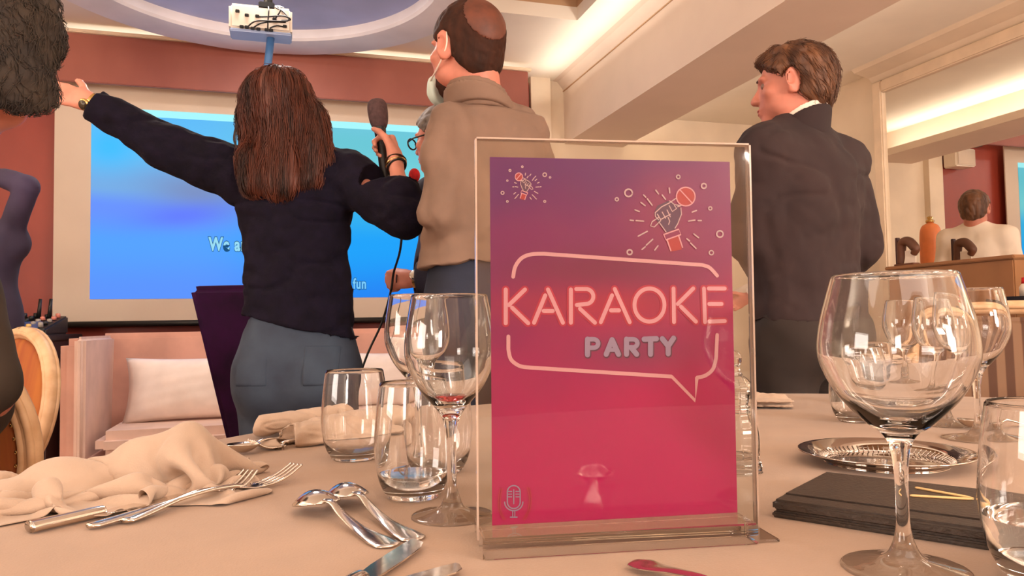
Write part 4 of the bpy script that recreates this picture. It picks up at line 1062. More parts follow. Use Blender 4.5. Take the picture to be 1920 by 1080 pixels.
for sd in (-1, 1):
    b = MB(); c = Vector(L(sd * .033, .108, -.004)); b.tube([c + Vector(r_) * (.025 * math.cos(x)) + Vector(u_) * (.02 * math.sin(x)) for x in [i / 20 * 6.2832 for i in range(21)]], .0032, 6, cap=False); b.build('rim', M['black'], t, smooth=True)
    b = MB(); b.tube([L(sd * .058, .105, 0), L(sd * .074, .07, .004), L(sd * .082, .0, .004)], .003, 6); b.build('temple', M['black'], t, smooth=True)
b = MB(); b.tube([L(-.009, .112, 0), L(.009, .112, 0)], .0025, 6); b.build('bridge', M['black'], t)
ad = nrm(a - w_); wc = Vector(w_ + ad * .018)
t = thing('wristwatch', 'steel wristwatch on the clenched fist holding the microphone cable', 'watch', wc)
b = MB(); b.lathe([(.029, -.009), (.033, -.009), (.033, .009), (.029, .009), (.029, -.009)], wc, 28, axis=ad); b.build('strap', M['gold'], t)
fc = wc + Vector((-.1, -.9, .3)).normalized() * .034
b = MB(); b.lathe([(0, -.005), (.018, -.005), (.02, 0), (.017, .005), (0, .006)], fc, 24, axis=(-.1, -.9, .3)); b.build('case', M['chrome'], t, smooth=True)
b = MB(); b.lathe([(0, .0058), (.0145, .0058), (.0145, .0066), (0, .0068)], fc, 24, axis=(-.1, -.9, .3)); b.build('dial', M['white_plastic'], t, smooth=True)
# cable from the mic sleeve through the fist down behind the sofa cushion
c = [P(722, 334, 2.22), P(735, 372, 2.26), P(752, 425, 2.4), P(750, 470, 2.52), P(738, 512, 2.60), P(733, 545, 2.62), P(716, 605, 2.66), P(686, 672, 2.66), P(660, 760, 2.66), P(655, 900, 2.66)]
f0 = P(650, 1000, 2.66); c += [Vector((f0.x, f0.y, .05)), Vector((f0.x - .1, f0.y + .05, .006))]
b = MB(); b.tube(spline(c, 8), .0042, 8); o = settle(b.build('microphone_cable', M['black'], smooth=True)); tag(o, 'thin black microphone cable running through the fist to the floor', 'cable')
# second microphone with the red foam, held up by the same man's other hand
q = P(777, 329, 2.42)
t = thing('red_microphone', 'red foam microphone head peeking out behind the raised forearm', 'microphone', q)
b = MB(); b.sphere(q, .019, 16, 10, (1.0, 1, 1.25)); b.build('foam_head', M['red'], t, smooth=True)
b = MB(); b.tube([q + Vector((0, .005, -.015)), q + Vector((.012, .02, -.16))], [.012, .010], 10); b.build('handle', M['black'], t, smooth=True)
# ------------------------------------------------------------------ near person at the left edge
Y4 = 1.30
S = dict(front=(-.35, .93, 0), face=(-.55, .82, -.15), hup=(.15, 0, 1), head=P(-18, 118, Y4), neck=P(-150, 280, Y4), shl=P(-320, 330, Y4), shr=P(-140, 330, Y4 + .02), pelvis=P(-275, 800, Y4),
         ell=P(-370, 600, Y4), wrl=P(-330, 760, Y4 + .2), elr=P(-8, 720, Y4), wrr=P(-90, 860, Y4 + .2), chest=.16, waist=.15, hip=.165, uarm=.045, hs=1.03)
g = body_prims(S)
root = thing('person', 'person at the left edge cut off by the frame, dark tousled hair, brown coat', 'person', ground(S))
allp = whole(g)
blob_mesh('body', allp, .0065, M['skin2'], root)
face_parts(root, g, 1.03, M['hair_dark'])
L, (r_, f_, u_) = g['L'], g['ax']
hr = short_hair(root, g, 1.03, M['hair_ash'], .022, nape=-.125, extra=[el(P(-8, 186, Y4), (.080, .075, .066), None, .03), el(P(-30, 30, Y4), (.10, .09, .09), None, .03)], folds=[(.007, 22, 1), (.004, 55, 2)])
strands(root, hr, 2600, .04, .0009, lambda p: (.3, -.2, -.8), M['hair_ash'], .004, 6, 6, sway=.35, curl=.5)
a, w_ = A_(S['ell']), A_(S['wrl']); a2, w2 = A_(S['elr']), A_(S['wrr'])
slv = [rc(A_(S['shl']), a, .058, .05, .03), rc(a, w_, .048, .04, .02), rc(A_(S['shr']), a2, .052, .040, .03), rc(a2, w2, .040, .038, .02)]
blob_mesh('coat', g['torso'] + g['hips'] + slv, .008, M['brown_coat'], root, .01, [(A_(P(-200, 900, Y4)), (0, 0, -1), None), (w_, w_ - a, .08), (w2, w2 - a2, .08)], [(.012, 12, 51)], it=2)
blob_mesh('trousers', g['hips'] + g['legs'], .009, M['trousers'], root, .012, [(A_(P(-200, 790, Y4)), (0, 0, 1), None), (np.array([0, 0, .06]), (0, 0, -1), None)], it=2)
for q in g['shoes']: blob_mesh('shoe', q, .009, M['black'], root, .004, [(np.array([0, 0, .002]), (0, 0, -1), None)])
# ------------------------------------------------------------------ person with bent arm over the head at the left edge
Y5 = 2.55
S = dict(front=(-.1, 1, 0), face=(.1, .98, .05), head=P(-62, 345, Y5), neck=P(-55, 420, Y5), shl=P(-130, 452, Y5), shr=P(12, 455, Y5), pelvis=P(-45, 700, Y5),
         ell=P(-170, 570, Y5), wrl=P(-120, 640, Y5 + .15), elr=P(50, 350, Y5 - .06), wrr=P(-50, 312, Y5 - .02), chest=.135, waist=.13, hip=.155, uarm=.030, farm=.024)
S['handr'] = dict(d=(-1, .1, -.1), n=(0, -.2, 1), th=(0, -1, 0), curl=(.3, .3, .3, .3))
g = body_prims(S)
root = thing('person', 'person in a dark purple shirt at the left edge, elbow raised over the head', 'person', ground(S))
allp = whole(g)
blob_mesh('body', allp, .0065, M['skin'], root)
face_parts(root, g, 1, M['hair_dark'])
short_hair(root, g, 1, M['hair_dark'], .014)
a, w_ = A_(S['ell']), A_(S['wrl']); a2, w2 = A_(S['elr']), A_(S['wrr'])
slv = [rc(A_(S['shl']), a, .055, .048, .03), rc(a, w_, .046, .04, .02), rc(A_(S['shr']), a2, .032, .024, .02), rc(a2, w2, .024, .022, .01)]
blob_mesh('shirt', g['torso'] + g['hips'] + slv, .0075, M['purple_shirt'], root, .009, [(A_(P(0, 622, Y5)), (0, 0, -1), None), (w_, w_ - a, .08), (w2, w2 - a2, .08)], [(.012, (12, 12, 8), 61)], it=2)
blob_mesh('jeans', g['hips'] + g['legs'], .009, M['jeans'], root, .013, [(A_(P(0, 590, Y5)), (0, 0, 1), None), (np.array([0, 0, .06]), (0, 0, -1), None)], it=2)
for q in g['shoes']: blob_mesh('shoe', q, .009, M['black'], root, .004, [(np.array([0, 0, .002]), (0, 0, -1), None)])
# ------------------------------------------------------------------ man in the white shirt, seen only in the mirror
q = W(2.80, 3.80, 0)
def wq(a, b, z): return q + EU * a + EV * b + UP * z
fr = -EU * .9 + EV * .4; rr = fr.cross(UP)
S = dict(front=fr, face=-EU * .85 + EV * .5, head=q + UP * 1.62, neck=q + UP * 1.48, shl=q - rr * .17 + UP * 1.43, shr=q + rr * .17 + UP * 1.43, pelvis=q + UP * .92,
         ell=q - rr * .22 + UP * 1.15, wrl=q - rr * .16 + fr * .18 + UP * 1.05, elr=q + rr * .22 + UP * 1.15, wrr=q + rr * .16 + fr * .18 + UP * 1.05)
g = body_prims(S)
root = thing('person', 'man in a white shirt standing behind the charcoal jacket, reflected in the mirror', 'person', ground(S))
allp = whole(g)
blob_mesh('body', allp, .007, M['skin2'], root)
face_parts(root, g, 1, M['hair_brown'])
short_hair(root, g, 1, M['hair_brown'], .014)
a, w_ = A_(S['ell']), A_(S['wrl']); a2, w2 = A_(S['elr']), A_(S['wrr'])
slv = [rc(A_(S['shl']), a, .06, .052, .03), rc(a, w_, .05, .042, .02), rc(A_(S['shr']), a2, .06, .052, .03), rc(a2, w2, .05, .042, .02)]
blob_mesh('shirt', g['torso'] + g['hips'] + slv, .008, M['shirt_white'], root, .013, [(np.array([0, 0, .9]), (0, 0, -1), None), (w_, w_ - a, .08), (w2, w2 - a2, .08)], [(.012, 12, 71)], it=2)
blob_mesh('trousers', g['hips'] + g['legs'], .009, M['trousers'], root, .013, [(np.array([0, 0, .97]), (0, 0, 1), None), (np.array([0, 0, .06]), (0, 0, -1), None)], it=2)
for q_ in g['shoes']: blob_mesh('shoe', q_, .009, M['black'], root, .004, [(np.array([0, 0, .002]), (0, 0, -1), None)])
# ------------------------------------------------------------------ chairs
def medallion_chair(name, label, fabric, group=None):
    """Louis-style side chair, built at the origin facing +y (back at -y)"""
    t = thing(name, label, 'chair', group=group)
    ow, oh, cz, tilt = .215, .225, .695, .16
    def bk(a, z, d=0): return Vector((a, -.23 - (z - .45) * tilt + d, z))
    ring = []
    n = 40
    for i in range(n + 1):
        x = i / n * 2 * math.pi; ring.append(bk(ow * math.sin(x), cz + oh * math.cos(x)))
    for j, (rad, dd, off) in enumerate(((.021, 0, 0), (.008, -.016, .010), (.008, -.016, -.010), (.008, .016, 0))):
        b = MB(); b.tube([bk((ow + off) * math.sin(i / n * 6.28319), cz + (oh + off) * math.cos(i / n * 6.28319), dd) for i in range(n + 1)], rad, 8, cap=False)
        b.build('back_frame' if j == 0 else 'frame_moulding', M['chair_wood'], t, smooth=True, world=False)
    for d, nm in ((-.010, 'back_panel'), (.012, 'backrest')):
        b = MB(); sgn = -1 if d < 0 else 1
        prof = [(0, .022), (.5, .019), (.85, .012), (.965, .0)]
        vs = []; fs = []
        for k, (rr, hh) in enumerate(prof):
            for i in range(32):
                x = i / 32 * 6.28319; vs.append(bk(ow * rr * math.sin(x) + 0, cz + oh * rr * math.cos(x), d * .3 + sgn * hh))
        for k in range(3):
            for i in range(32): fs.append((k * 32 + i, k * 32 + (i + 1) % 32, (k + 1) * 32 + (i + 1) % 32, (k + 1) * 32 + i))
        fs.append(tuple(range(96, 128))); b.add(vs, fs); b.build(nm, fabric, t, smooth=True, world=False)
    b = MB()
    for i in range(46):
        x = i / 46 * 6.28319; b.sphere(bk((ow - .022) * math.sin(x), cz + (oh - .022) * math.cos(x), -.016), .0045, 6, 4)
    o = b.build('nailheads', M['gold'], t, smooth=True, world=False); o['kind'] = 'stuff'
    b = MB(); b.box((-.23, -.22, .36), (.23, .24, .42)); b.build('seat_frame', M['chair_wood'], t, bevel=.012, world=False)
    b = MB(); b.box((-.215, -.205, .42), (.215, .225, .475)); b.build('seat', fabric, t, bevel=.025, seg=3, world=False)
    for sx in (-1, 1):
        b = MB(); b.tube([(sx * .14, -.235, .42), bk(sx * .14, .50), bk(sx * .15, .56)], .018, 8); b.build('back_support', M['chair_wood'], t, smooth=True, world=False)
        for sy in (-1, 1):
            b = MB(); b.lathe([(0, 0), (.013, 0), (.012, .03), (.022, .30), (.026, .33), (.022, .36), (0, .36)], (sx * .2, sy * .2 + .01, 0), 12); b.build('leg', M['chair_wood'], t, smooth=True, world=False)
    return t
M['rust_fabric'] = mat('rust_fabric', (176, 104, 44), .8, rgb2=(150, 74, 40), vscale=3, vstretch=(9, 1, .2))
ms = mat('striped_fabric', (150, 112, 84), .8)
nt = ms.node_tree; tcn = [n for n in nt.nodes if n.type == 'TEX_COORD'][0]
wvn = nt.nodes.new('ShaderNodeTexWave'); wvn.bands_direction = 'X'; wvn.inputs['Scale'].default_value = 7.0; nt.links.new(tcn.outputs['Object'], wvn.inputs[0])
crn = nt.nodes.new('ShaderNodeValToRGB'); crn.color_ramp.elements[0].color = lin((92, 62, 46)); crn.color_ramp.elements[1].color = lin((138, 106, 82)); crn.color_ramp.elements[0].position = .4; crn.color_ramp.elements[1].position = .6
nt.links.new(wvn.outputs[1], crn.inputs[0]); nt.links.new(crn.outputs[0], nt.nodes['Principled BSDF'].inputs['Base Color']); M['stripe'] = ms
ch = medallion_chair('dining_chair', 'cream oval-back chair with nailhead trim nearest the crumpled napkin', M['rust_fabric'], None)
pc = P(-95, 700, 1.55); ch.location = (pc.x, pc.y + .27, 0); ch.rotation_euler = (0, 0, math.radians(-6))
ch2 = dup(ch, (P(-16, 700, 2.15).x - .215, 2.12, 0), math.radians(150), 'cream oval-back chair farther left, seen edge-on before the dark cabinet')
# armchair at right
t = thing('armchair', 'cream framed armchair with brown striped back right of the wine glasses', 'armchair')
ch3 = t
b = MB(); pts = [(-.235, -.25, .42), (-.245, -.27, .75), (-.225, -.285, .90), (-.17, -.29, .935), (0, -.29, .945), (.17, -.29, .935), (.225, -.285, .90), (.245, -.27, .75), (.235, -.25, .42)]
b.tube(spline(pts, 8), .022, 10); b.build('back_frame', M['chair_wood'], t, smooth=True, world=False)
b = MB(); b.tube([Vector(p) + Vector((0, .022, .004)) for p in spline(pts[1:-1], 8)], .009, 8); b.build('frame_moulding', M['chair_wood'], t, smooth=True, world=False)
b = MB(); b.hexa([(-.215, -.265, .47), (.215, -.265, .47), (.215, -.225, .47), (-.215, -.225, .47), (-.21, -.30, .915), (.21, -.30, .915), (.21, -.26, .915), (-.21, -.26, .915)]); b.build('backrest', M['stripe'], t, bevel=.02, seg=3, world=False)
b = MB(); b.box((-.25, -.25, .36), (.25, .27, .42)); b.build('seat_frame', M['chair_wood'], t, bevel=.012, world=False)
b = MB(); b.box((-.235, -.22, .42), (.235, .255, .485)); b.build('seat', M['stripe'], t, bevel=.025, seg=3, world=False)
for sx in (-1, 1):
    b = MB(); b.tube(spline([(sx * .245, -.27, .73), (sx * .262, -.10, .715), (sx * .272, .08, .705), (sx * .275, .16, .698), (sx * .272, .175, .685)], 6), [.017] * 18 + [.02] * 7, 10); b.build('armrest', M['chair_wood'], t, smooth=True, world=False)
    b = MB(); b.tube(spline([(sx * .27, .13, .69), (sx * .262, .09, .60), (sx * .25, .12, .48), (sx * .24, .14, .40)], 5), .016, 8); b.build('arm_support', M['chair_wood'], t, smooth=True, world=False)
    for sy in (-1, 1):
        b = MB(); b.lathe([(0, 0), (.013, 0), (.012, .03), (.022, .30), (.026, .33), (.022, .36), (0, .36)], (sx * .22, sy * .225 + .01, 0), 12); b.build('leg', M['chair_wood'], t, smooth=True, world=False)
pc = P(1790, 600, 2.30); ch3.location = (pc.x, pc.y - .29, 0); ch3.rotation_euler = (0, 0, math.radians(152))
# purple wing chair behind the woman
t = thing('upholstered_chair', 'dark purple velvet chair with flared back behind the woman in jeans', 'chair')
b = MB(); b.hexa([(-.20, -.30, .42), (.20, -.30, .42), (.22, -.22, .42), (-.22, -.22, .42), (-.32, -.40, 1.09), (.32, -.40, 1.09), (.34, -.30, 1.10), (-.34, -.30, 1.10)]); b.build('backrest', M['purple'], t, bevel=.025, seg=3, world=False)
b = MB(); b.box((-.25, -.26, .28), (.25, .27, .46)); b.build('seat', M['purple'], t, bevel=.03, seg=3, world=False)
for sx in (-1, 1):
    for sy in (-1, 1):
        b = MB(); b.lathe([(0, 0), (.015, 0), (.022, .29), (0, .29)], (sx * .2, sy * .2, 0), 10); b.build('leg', M['brown_wood'], t, smooth=True, world=False)
pc = P(512, 600, 2.95); t.location = (pc.x, pc.y + .4, 0); t.rotation_euler = (0, 0, math.radians(-4))

# ------------------------------------------------------------------ round table and cloth
TC = Vector((.44, .77, 0)); TR = 1.0
t = thing('round_table', 'big round banquet table under the beige cloth', 'table', TC)
b = MB(); b.lathe([(0, .715), (TR - .01, .715), (TR - .005, .72), (TR - .005, .742), (TR - .01, .746), (0, .746)], TC, 64); b.build('tabletop', M['brown_wood'], t, smooth=False)
b = MB(); b.lathe([(0, 0), (.36, 0), (.36, .03), (.08, .08), (.06, .12), (.06, .68), (.2, .715), (0, .715)], TC, 24); b.build('pedestal', M['brown_wood'], t, smooth=True)
vs = []; fs = []; NS = 144
rings = [(0, .7500)] + [(r, .7500) for r in (.1, .2, .3, .4, .5, .6, .7, .8, .9, .96, .985)] + [(.998, .7485), (1.006, .744), (1.011, .735), (1.014, .70), (1.018, .60), (1.024, .45), (1.03, .30), (1.035, .20)]
for k, (r, z) in enumerate(rings):
    for i in range(NS):
        a = 2 * math.pi * i / NS; w = max(0, (.74 - z)) * .12
        rr = r + w * (math.sin(a * 17 + .7 * math.sin(3 * a)) * .5 + .5 * math.sin(a * 29 + 1))
        dz = 0
        if r < .99: dz = 0.0
        vs.append((TC.x + rr * math.cos(a), TC.y + rr * math.sin(a), z + dz))
for k in range(1, len(rings) - 1):
    for i in range(NS): fs.append((k * NS + i, k * NS + (i + 1) % NS, (k + 1) * NS + (i + 1) % NS, (k + 1) * NS + i))
fs.append(tuple(range(NS, 2 * NS)))
o = mesh_np('tablecloth', vs, fs, M['cloth']); bm = bmesh.new(); bm.from_mesh(o.data); bmesh.ops.delete(bm, geom=[v for v in bm.verts if not v.link_faces], context='VERTS'); bmesh.ops.recalc_face_normals(bm, faces=bm.faces); bm.to_mesh(o.data); bm.free(); m_ = o.modifiers.new('thick', 'SOLIDIFY'); m_.thickness = .001; m_.offset = 0
tag(settle(o), 'beige tablecloth spread over the round table and hanging down its sides', 'tablecloth')
TZ = .7506
GZ = -.0009      # glass bases press into the cloth
def tp(px, py, dz=0.0): return T(px, py, TZ + dz)

# ------------------------------------------------------------------ sign holder and poster
BL, BR, TL = P(923, 998, .600), P(1383, 978, .626), P(922, 294, .600)
ex = (BR - BL).normalized(); nrm_s = ex.cross(UP); nrm_s = nrm_s.normalized()      # points to the viewer
if nrm_s.y > 0: nrm_s = -nrm_s
ez = ex.cross(nrm_s); ez = ez if ez.z > 0 else -ez
pw = (BR - BL).length; ph = (TL - BL).length
def hitp(px, py, off=0.0):
    d = ray(px, py); o = BL + nrm_s * off; return CAMPOS + d * ((o - CAMPOS).dot(nrm_s) / d.dot(nrm_s))
def pab(px, py):
    q = hitp(px, py) - BL; return q.dot(ex), q.dot(ez)
def sp(a, b, off=0.0): return BL + ex * a + ez * b + nrm_s * off
sroot = thing('sign_holder', 'clear acrylic table sign holder with magenta karaoke party poster', 'sign', Vector((sp(pw / 2, 0).x, sp(pw / 2, 0).y, TZ)))
ptop = pab(1372, 297)[1]
mp = bpy.data.materials.new('poster_print'); mp.use_nodes = True; nt = mp.node_tree; bs = nt.nodes['Principled BSDF']; bs.inputs['Roughness'].default_value = .35
tc = nt.nodes.new('ShaderNodeTexCoord'); sx = nt.nodes.new('ShaderNodeSeparateXYZ'); nt.links.new(tc.outputs['UV'], sx.inputs[0])
yy = sx.outputs['Y']; xx = sx.outputs['X']
nz = nt.nodes.new('ShaderNodeTexNoise'); nz.inputs['Scale'].default_value = 2.6; nz.inputs['Detail'].default_value = 1; nt.links.new(tc.outputs['UV'], nz.inputs['Vector'])
y2 = math_('ADD', math_('MULTIPLY_ADD', nz.outputs['Fac'], .22, -.11), math_('SUBTRACT', yy, math_('MULTIPLY', math_('SUBTRACT', xx, .5), .18)))
col = ramp(y2, [(0.0, (218, 18, 116)), (0.28, (210, 12, 114)), (0.48, (190, 22, 114)), (0.66, (160, 30, 116)), (0.82, (146, 36, 122)), (1.0, (114, 40, 130))])
def glow(col, cx, cy, rx, ry, c, k):
    a = math_('DIVIDE', math_('SUBTRACT', xx, cx), rx); b_ = math_('DIVIDE', math_('SUBTRACT', yy, cy), ry)
    return mixc(math_('MULTIPLY', math_('POWER', 2.718, math_('MULTIPLY', math_('ADD', math_('MULTIPLY', a, a), math_('MULTIPLY', b_, b_)), -1.0)), k), col, lin(c))
col = glow(col, .72, .83, .16, .12, (176, 66, 112), .6)
col = glow(col, .5, .60, .5, .055, (214, 58, 76), .55)
col = glow(col, .47, .70, .4, .05, (126, 46, 82), .55)
col = glow(col, .58, .47, .25, .06, (140, 70, 116), .6)
nt.links.new(col, bs.inputs['Base Color'])
b = MB(); b.box((0, -.0004, 0), (pw, 0, ph), lambda a, c, z: sp(a, z, c))
po = b.build('poster', mp, sroot)
uv = po.data.uv_layers.new(name='UVMap')
for lp in po.data.loops:
    q = po.data.vertices[lp.vertex_index].co + sroot.location - BL; uv.data[lp.index].uv = (q.dot(ex) / pw, q.dot(ez) / ph)
PXM = pw / 457.0
class Ink:
    def __init__(s, off): s.off = off; s.v = []; s.f = []; s.base = []; s.k = 0
    def line(s, pts, w, closed=False, caps=True):
        p = [np.array(pab(*q)) for q in pts]; hw = w * PXM / 2
        if closed: p = p + [p[0], p[1]]
        n = len(p); base = len(s.v); s.k += 1
        for i in range(n):
            t0 = p[min(i + 1, n - 1)] - p[max(i - 1, 0)]; t0 = t0 / (np.linalg.norm(t0) + 1e-12)
            nn = np.array([-t0[1], t0[0]])
            s.v += [p[i] + nn * hw, p[i] - nn * hw]
            if i: s.f.append((base + 2 * i - 2, base + 2 * i - 1, base + 2 * i + 1, base + 2 * i)); s.base.append(s.k)
        if caps and not closed:
            for q in (p[0], p[-1]): s.disc_ab(q, hw)
    def disc_ab(s, c, r, seg=14):
        b0 = len(s.v); s.v += [c + r * np.array([math.cos(6.28319 * k / seg), math.sin(6.28319 * k / seg)]) for k in range(seg)]; s.f.append(tuple(range(b0, b0 + seg))); s.k += 1; s.base.append(s.k)
    def disc(s, px, py, r): s.disc_ab(np.array(pab(px, py)), r * PXM, 20)
    def ring(s, px, py, r, w, seg=28, ry=None):
        ry = ry or r; s.line([(px + r * math.cos(6.28319 * k / seg), py + ry * math.sin(6.28319 * k / seg)) for k in range(seg)], w, closed=True)
    def poly(s, pts):
        b0 = len(s.v); s.v += [np.array(pab(*q)) for q in pts]; s.f.append(tuple(range(b0, b0 + len(pts)))); s.k += 1; s.base.append(s.k)
    def build(s, name, m):
        lay = {}      # every stroke a hair above the one before, like layers of ink
        for k_, f in enumerate(s.f):
            for i in f: lay.setdefault(i, s.base[k_])
        v = [tuple(sp(a, b, s.off + 2.5e-6 * lay.get(i, 0)) - sroot.location) for i, (a, b) in enumerate(s.v)]
        return mesh_np(name, v, s.f, m, sroot, smooth=False)
def ink_mat(n, c): return mat(n, c, .4)
K = {k: ink_mat('ink_' + k, c) for k, c in dict(pink=(255, 196, 206), coral=(255, 190, 206), white=(236, 206, 214), lav=(182, 168, 204), shade=(112, 62, 100), red=(206, 70, 78), greyblue=(112, 78, 116), halo=(216, 56, 96)).items()}
# speech bubble
bub = Ink(.0007)
bub.line(spline([(962, 519), (966, 500), (978, 484), (996, 477), (1020, 476)], 6) + [(1316, 497)] + spline([(1316, 497), (1330, 502), (1344, 517)], 6), 7)
bub.line([(953, 631)] + spline([(953, 655), (958, 674), (974, 686), (992, 689)], 6) + [(1259, 706), (1303, 751), (1306, 708)] + spline([(1306, 708), (1322, 704), (1336, 692), (1342, 672)], 6) + [(1344, 628)], 7)
bub.build('speech_bubble_line', K['pink'])
# KARAOKE in neon strokes
hal = Ink(.0004); ink = Ink(.0009)
def stroke(pts, w=7.5): hal.line(pts, w * 1.9); ink.line(pts, w)
def arc(cx, cy, rx, ry, a0, a1, n=16): return [(cx + rx * math.cos(math.radians(a0 + (a1 - a0) * k / n)), cy - ry * math.sin(math.radians(a0 + (a1 - a0) * k / n))) for k in range(n + 1)]
stroke([(948, 543), (948, 606)]); stroke([(984, 543), (954, 572)]); stroke([(960, 577), (990, 606)])
stroke([(1022, 554), (1001, 605)]); stroke([(1027, 543), (1055, 605)]); stroke([(1019, 583), (1036, 583)])
stroke([(1070, 543), (1070, 605)]); stroke([(1080, 542), (1098, 542)] + arc(1098, 556, 14, 14, 90, -90) + [(1081, 572)]); stroke([(1087, 579), (1115, 605)])
stroke([(1147, 554), (1126, 604)]); stroke([(1152, 542), (1180, 604)]); stroke([(1145, 582), (1160, 582)])
stroke(arc(1217, 572, 28, 31, 90, 450, 40))
stroke([(1262, 541), (1263, 604)]); stroke([(1299, 541), (1270, 570)]); stroke([(1276, 575), (1304, 603)])
stroke([(1319, 541), (1321, 604)]); stroke([(1328, 541), (1358, 541)]); stroke([(1329, 570), (1352, 570)]); stroke([(1329, 603), (1358, 602)])
hal.build('karaoke_neon_halo', K['halo']); ink.build('karaoke_lettering', K['coral'])
# PARTY in thick rounded letters
def party(k, w, dx=0, dy=0):
    L_ = lambda *p: k.line([(x + dx, y + dy) for x, y in p], w)
    L_((1101, 636), (1101, 665)); k.line([(1101 + dx, 636 + dy), (1112 + dx, 636 + dy)] + [(x + dx, y + dy) for x, y in arc(1112, 644, 9, 8, 90, -90)] + [(1101 + dx, 652 + dy)], w * .85)
    L_((1147, 637), (1136, 664)); L_((1147, 637), (1159, 664)); k.line([(1140 + dx, 656 + dy), (1155 + dx, 656 + dy)], w * .7)
    L_((1174, 636), (1174, 664)); k.line([(1174 + dx, 636 + dy), (1186 + dx, 636 + dy)] + [(x + dx, y + dy) for x, y in arc(1186, 643.5, 8.5, 7.5, 90, -90)] + [(1174 + dx, 651 + dy)], w * .85); L_((1183, 652), (1193, 664))
    L_((1207, 636), (1230, 635)); L_((1219, 636), (1219, 664))
    L_((1241, 635), (1252, 649)); L_((1262, 634), (1252, 649)); L_((1252, 649), (1252, 663))
k = Ink(.0005); party(k, 12.5, 1.3, 1.3); k.build('party_lettering_shade', K['shade'])
k = Ink(.0010); party(k, 9.8); k.build('party_lettering', K['lav'])
# hand with a microphone, twice: large at right, small mirrored at left
def hand_logo(fx, s_line, tagname, fill=True):
    fl = Ink(.0005); fr_ = Ink(.0006); co = Ink(.0009); wh = Ink(.0009)
    f = fx
    if fill:
        fl.poly([f(*p) for p in [(1226, 400), (1232, 386), (1252, 377), (1262, 380), (1274, 390), (1277, 402), (1270, 420), (1266, 430), (1248, 436), (1238, 424), (1230, 412)]])
        fr_.poly([f(1285 + 17 * math.cos(x), 369 + 17 * math.sin(x)) for x in [i / 20 * 6.28319 for i in range(20)]])
        fr_.poly([f(*p) for p in [(1251, 449), (1272, 443), (1278, 468), (1256, 472)]])
    co.line([f(1285 + 17.5 * math.cos(x), 369 + 17.5 * math.sin(x)) for x in [i / 24 * 6.28319 for i in range(24)]], 2.6 * s_line, closed=True)
    co.line([f(1275, 357), f(1297, 381)], 2.4 * s_line)
    co.line([f(*p) for p in [(1244, 440), (1272, 430), (1276, 440), (1248, 450), (1244, 440)]], 2.6 * s_line)
    co.line([f(1250, 450), f(1257, 470)], 2.6 * s_line); co.line([f(1272, 443), f(1279, 464)], 2.6 * s_line)
    wl_ = lambda *p: wh.line([f(*q) for q in p], 2.0 * s_line)
    wl_((1267, 372), (1254, 381), (1240, 388), (1228, 399), (1228, 406), (1234, 412)); wl_((1276, 386), (1270, 388))
    wl_((1276, 390), (1277, 402), (1270, 420), (1265, 428)); wl_((1255, 377), (1264, 384), (1275, 386))
    for x in (0, 9, 18): wl_((1232 + x, 402 - x * .45), (1238 + x, 412 - x * .3))
    wl_((1254, 386), (1260, 397), (1268, 391), (1264, 386)); wl_((1238, 412), (1256, 402)); wl_((1252, 408), (1255, 415), (1253, 421))
    wl_((1236, 418), (1248, 435)); wl_((1234, 408), (1222, 416), (1219, 424), (1226, 426), (1232, 420), (1238, 414))
    for a, b_ in (((1241, 366), (1247, 374)), ((1229, 357), (1234, 364)), ((1254, 353), (1255, 362)), ((1206, 366), (1210, 370)), ((1213, 373), (1222, 385)), ((1201, 380), (1209, 386)), ((1190, 394), (1198, 397)), ((1181, 413), (1187, 414)), ((1192, 414), (1206, 415)), ((1196, 443), (1213, 434)), ((1211, 460), (1223, 449)), ((1203, 468), (1209, 463)), ((1227, 469), (1233, 461)), ((1297, 398), (1305, 395)), ((1290, 415), (1302, 413)), ((1308, 414), (1314, 414)), ((1300, 439), (1309, 446)), ((1294, 456), (1304, 466)), ((1287, 448), (1292, 452))):
        wh.line([f(*a), f(*b_)], 2.6 * s_line)
    if fill: fl.build('hand_fill', K['greyblue']); fr_.build('microphone_fill', K['red'])
    co.build('hand_neon_coral', K['coral']); wh.build('hand_neon_white', K['white'])
hand_logo(lambda x, y: (x, y), 1.0, 'large')
hand_logo(lambda x, y: (987 - (x - 1249) * .40, 348 + (y - 412) * .42 + 2), .62, 'small')
k = Ink(.0009)
for (x, y, r, w) in ((1178, 362, 7, 3), (1271, 332, 3.4, 2.4), (1319, 349, 4.5, 3), (1331, 391, 3, 2.4), (1349, 439, 6, 3), (1333, 474, 4, 2.4), (1180, 473, 4.6, 3), (1156, 374, 3, 2.4),
                     (979, 313, 1.6, 1.8), (956, 320, 1.9, 1.9), (1021, 328, 3.4, 2), (951, 339, 1.4, 1.6), (1031, 333, 1.5, 1.7), (942, 362, 2.8, 1.8), (951, 378, 1.7, 1.7), (1021, 378, 1.9, 1.9)):
    k.ring(x, y, r, w, 18)
k.build('neon_dots', K['white'])
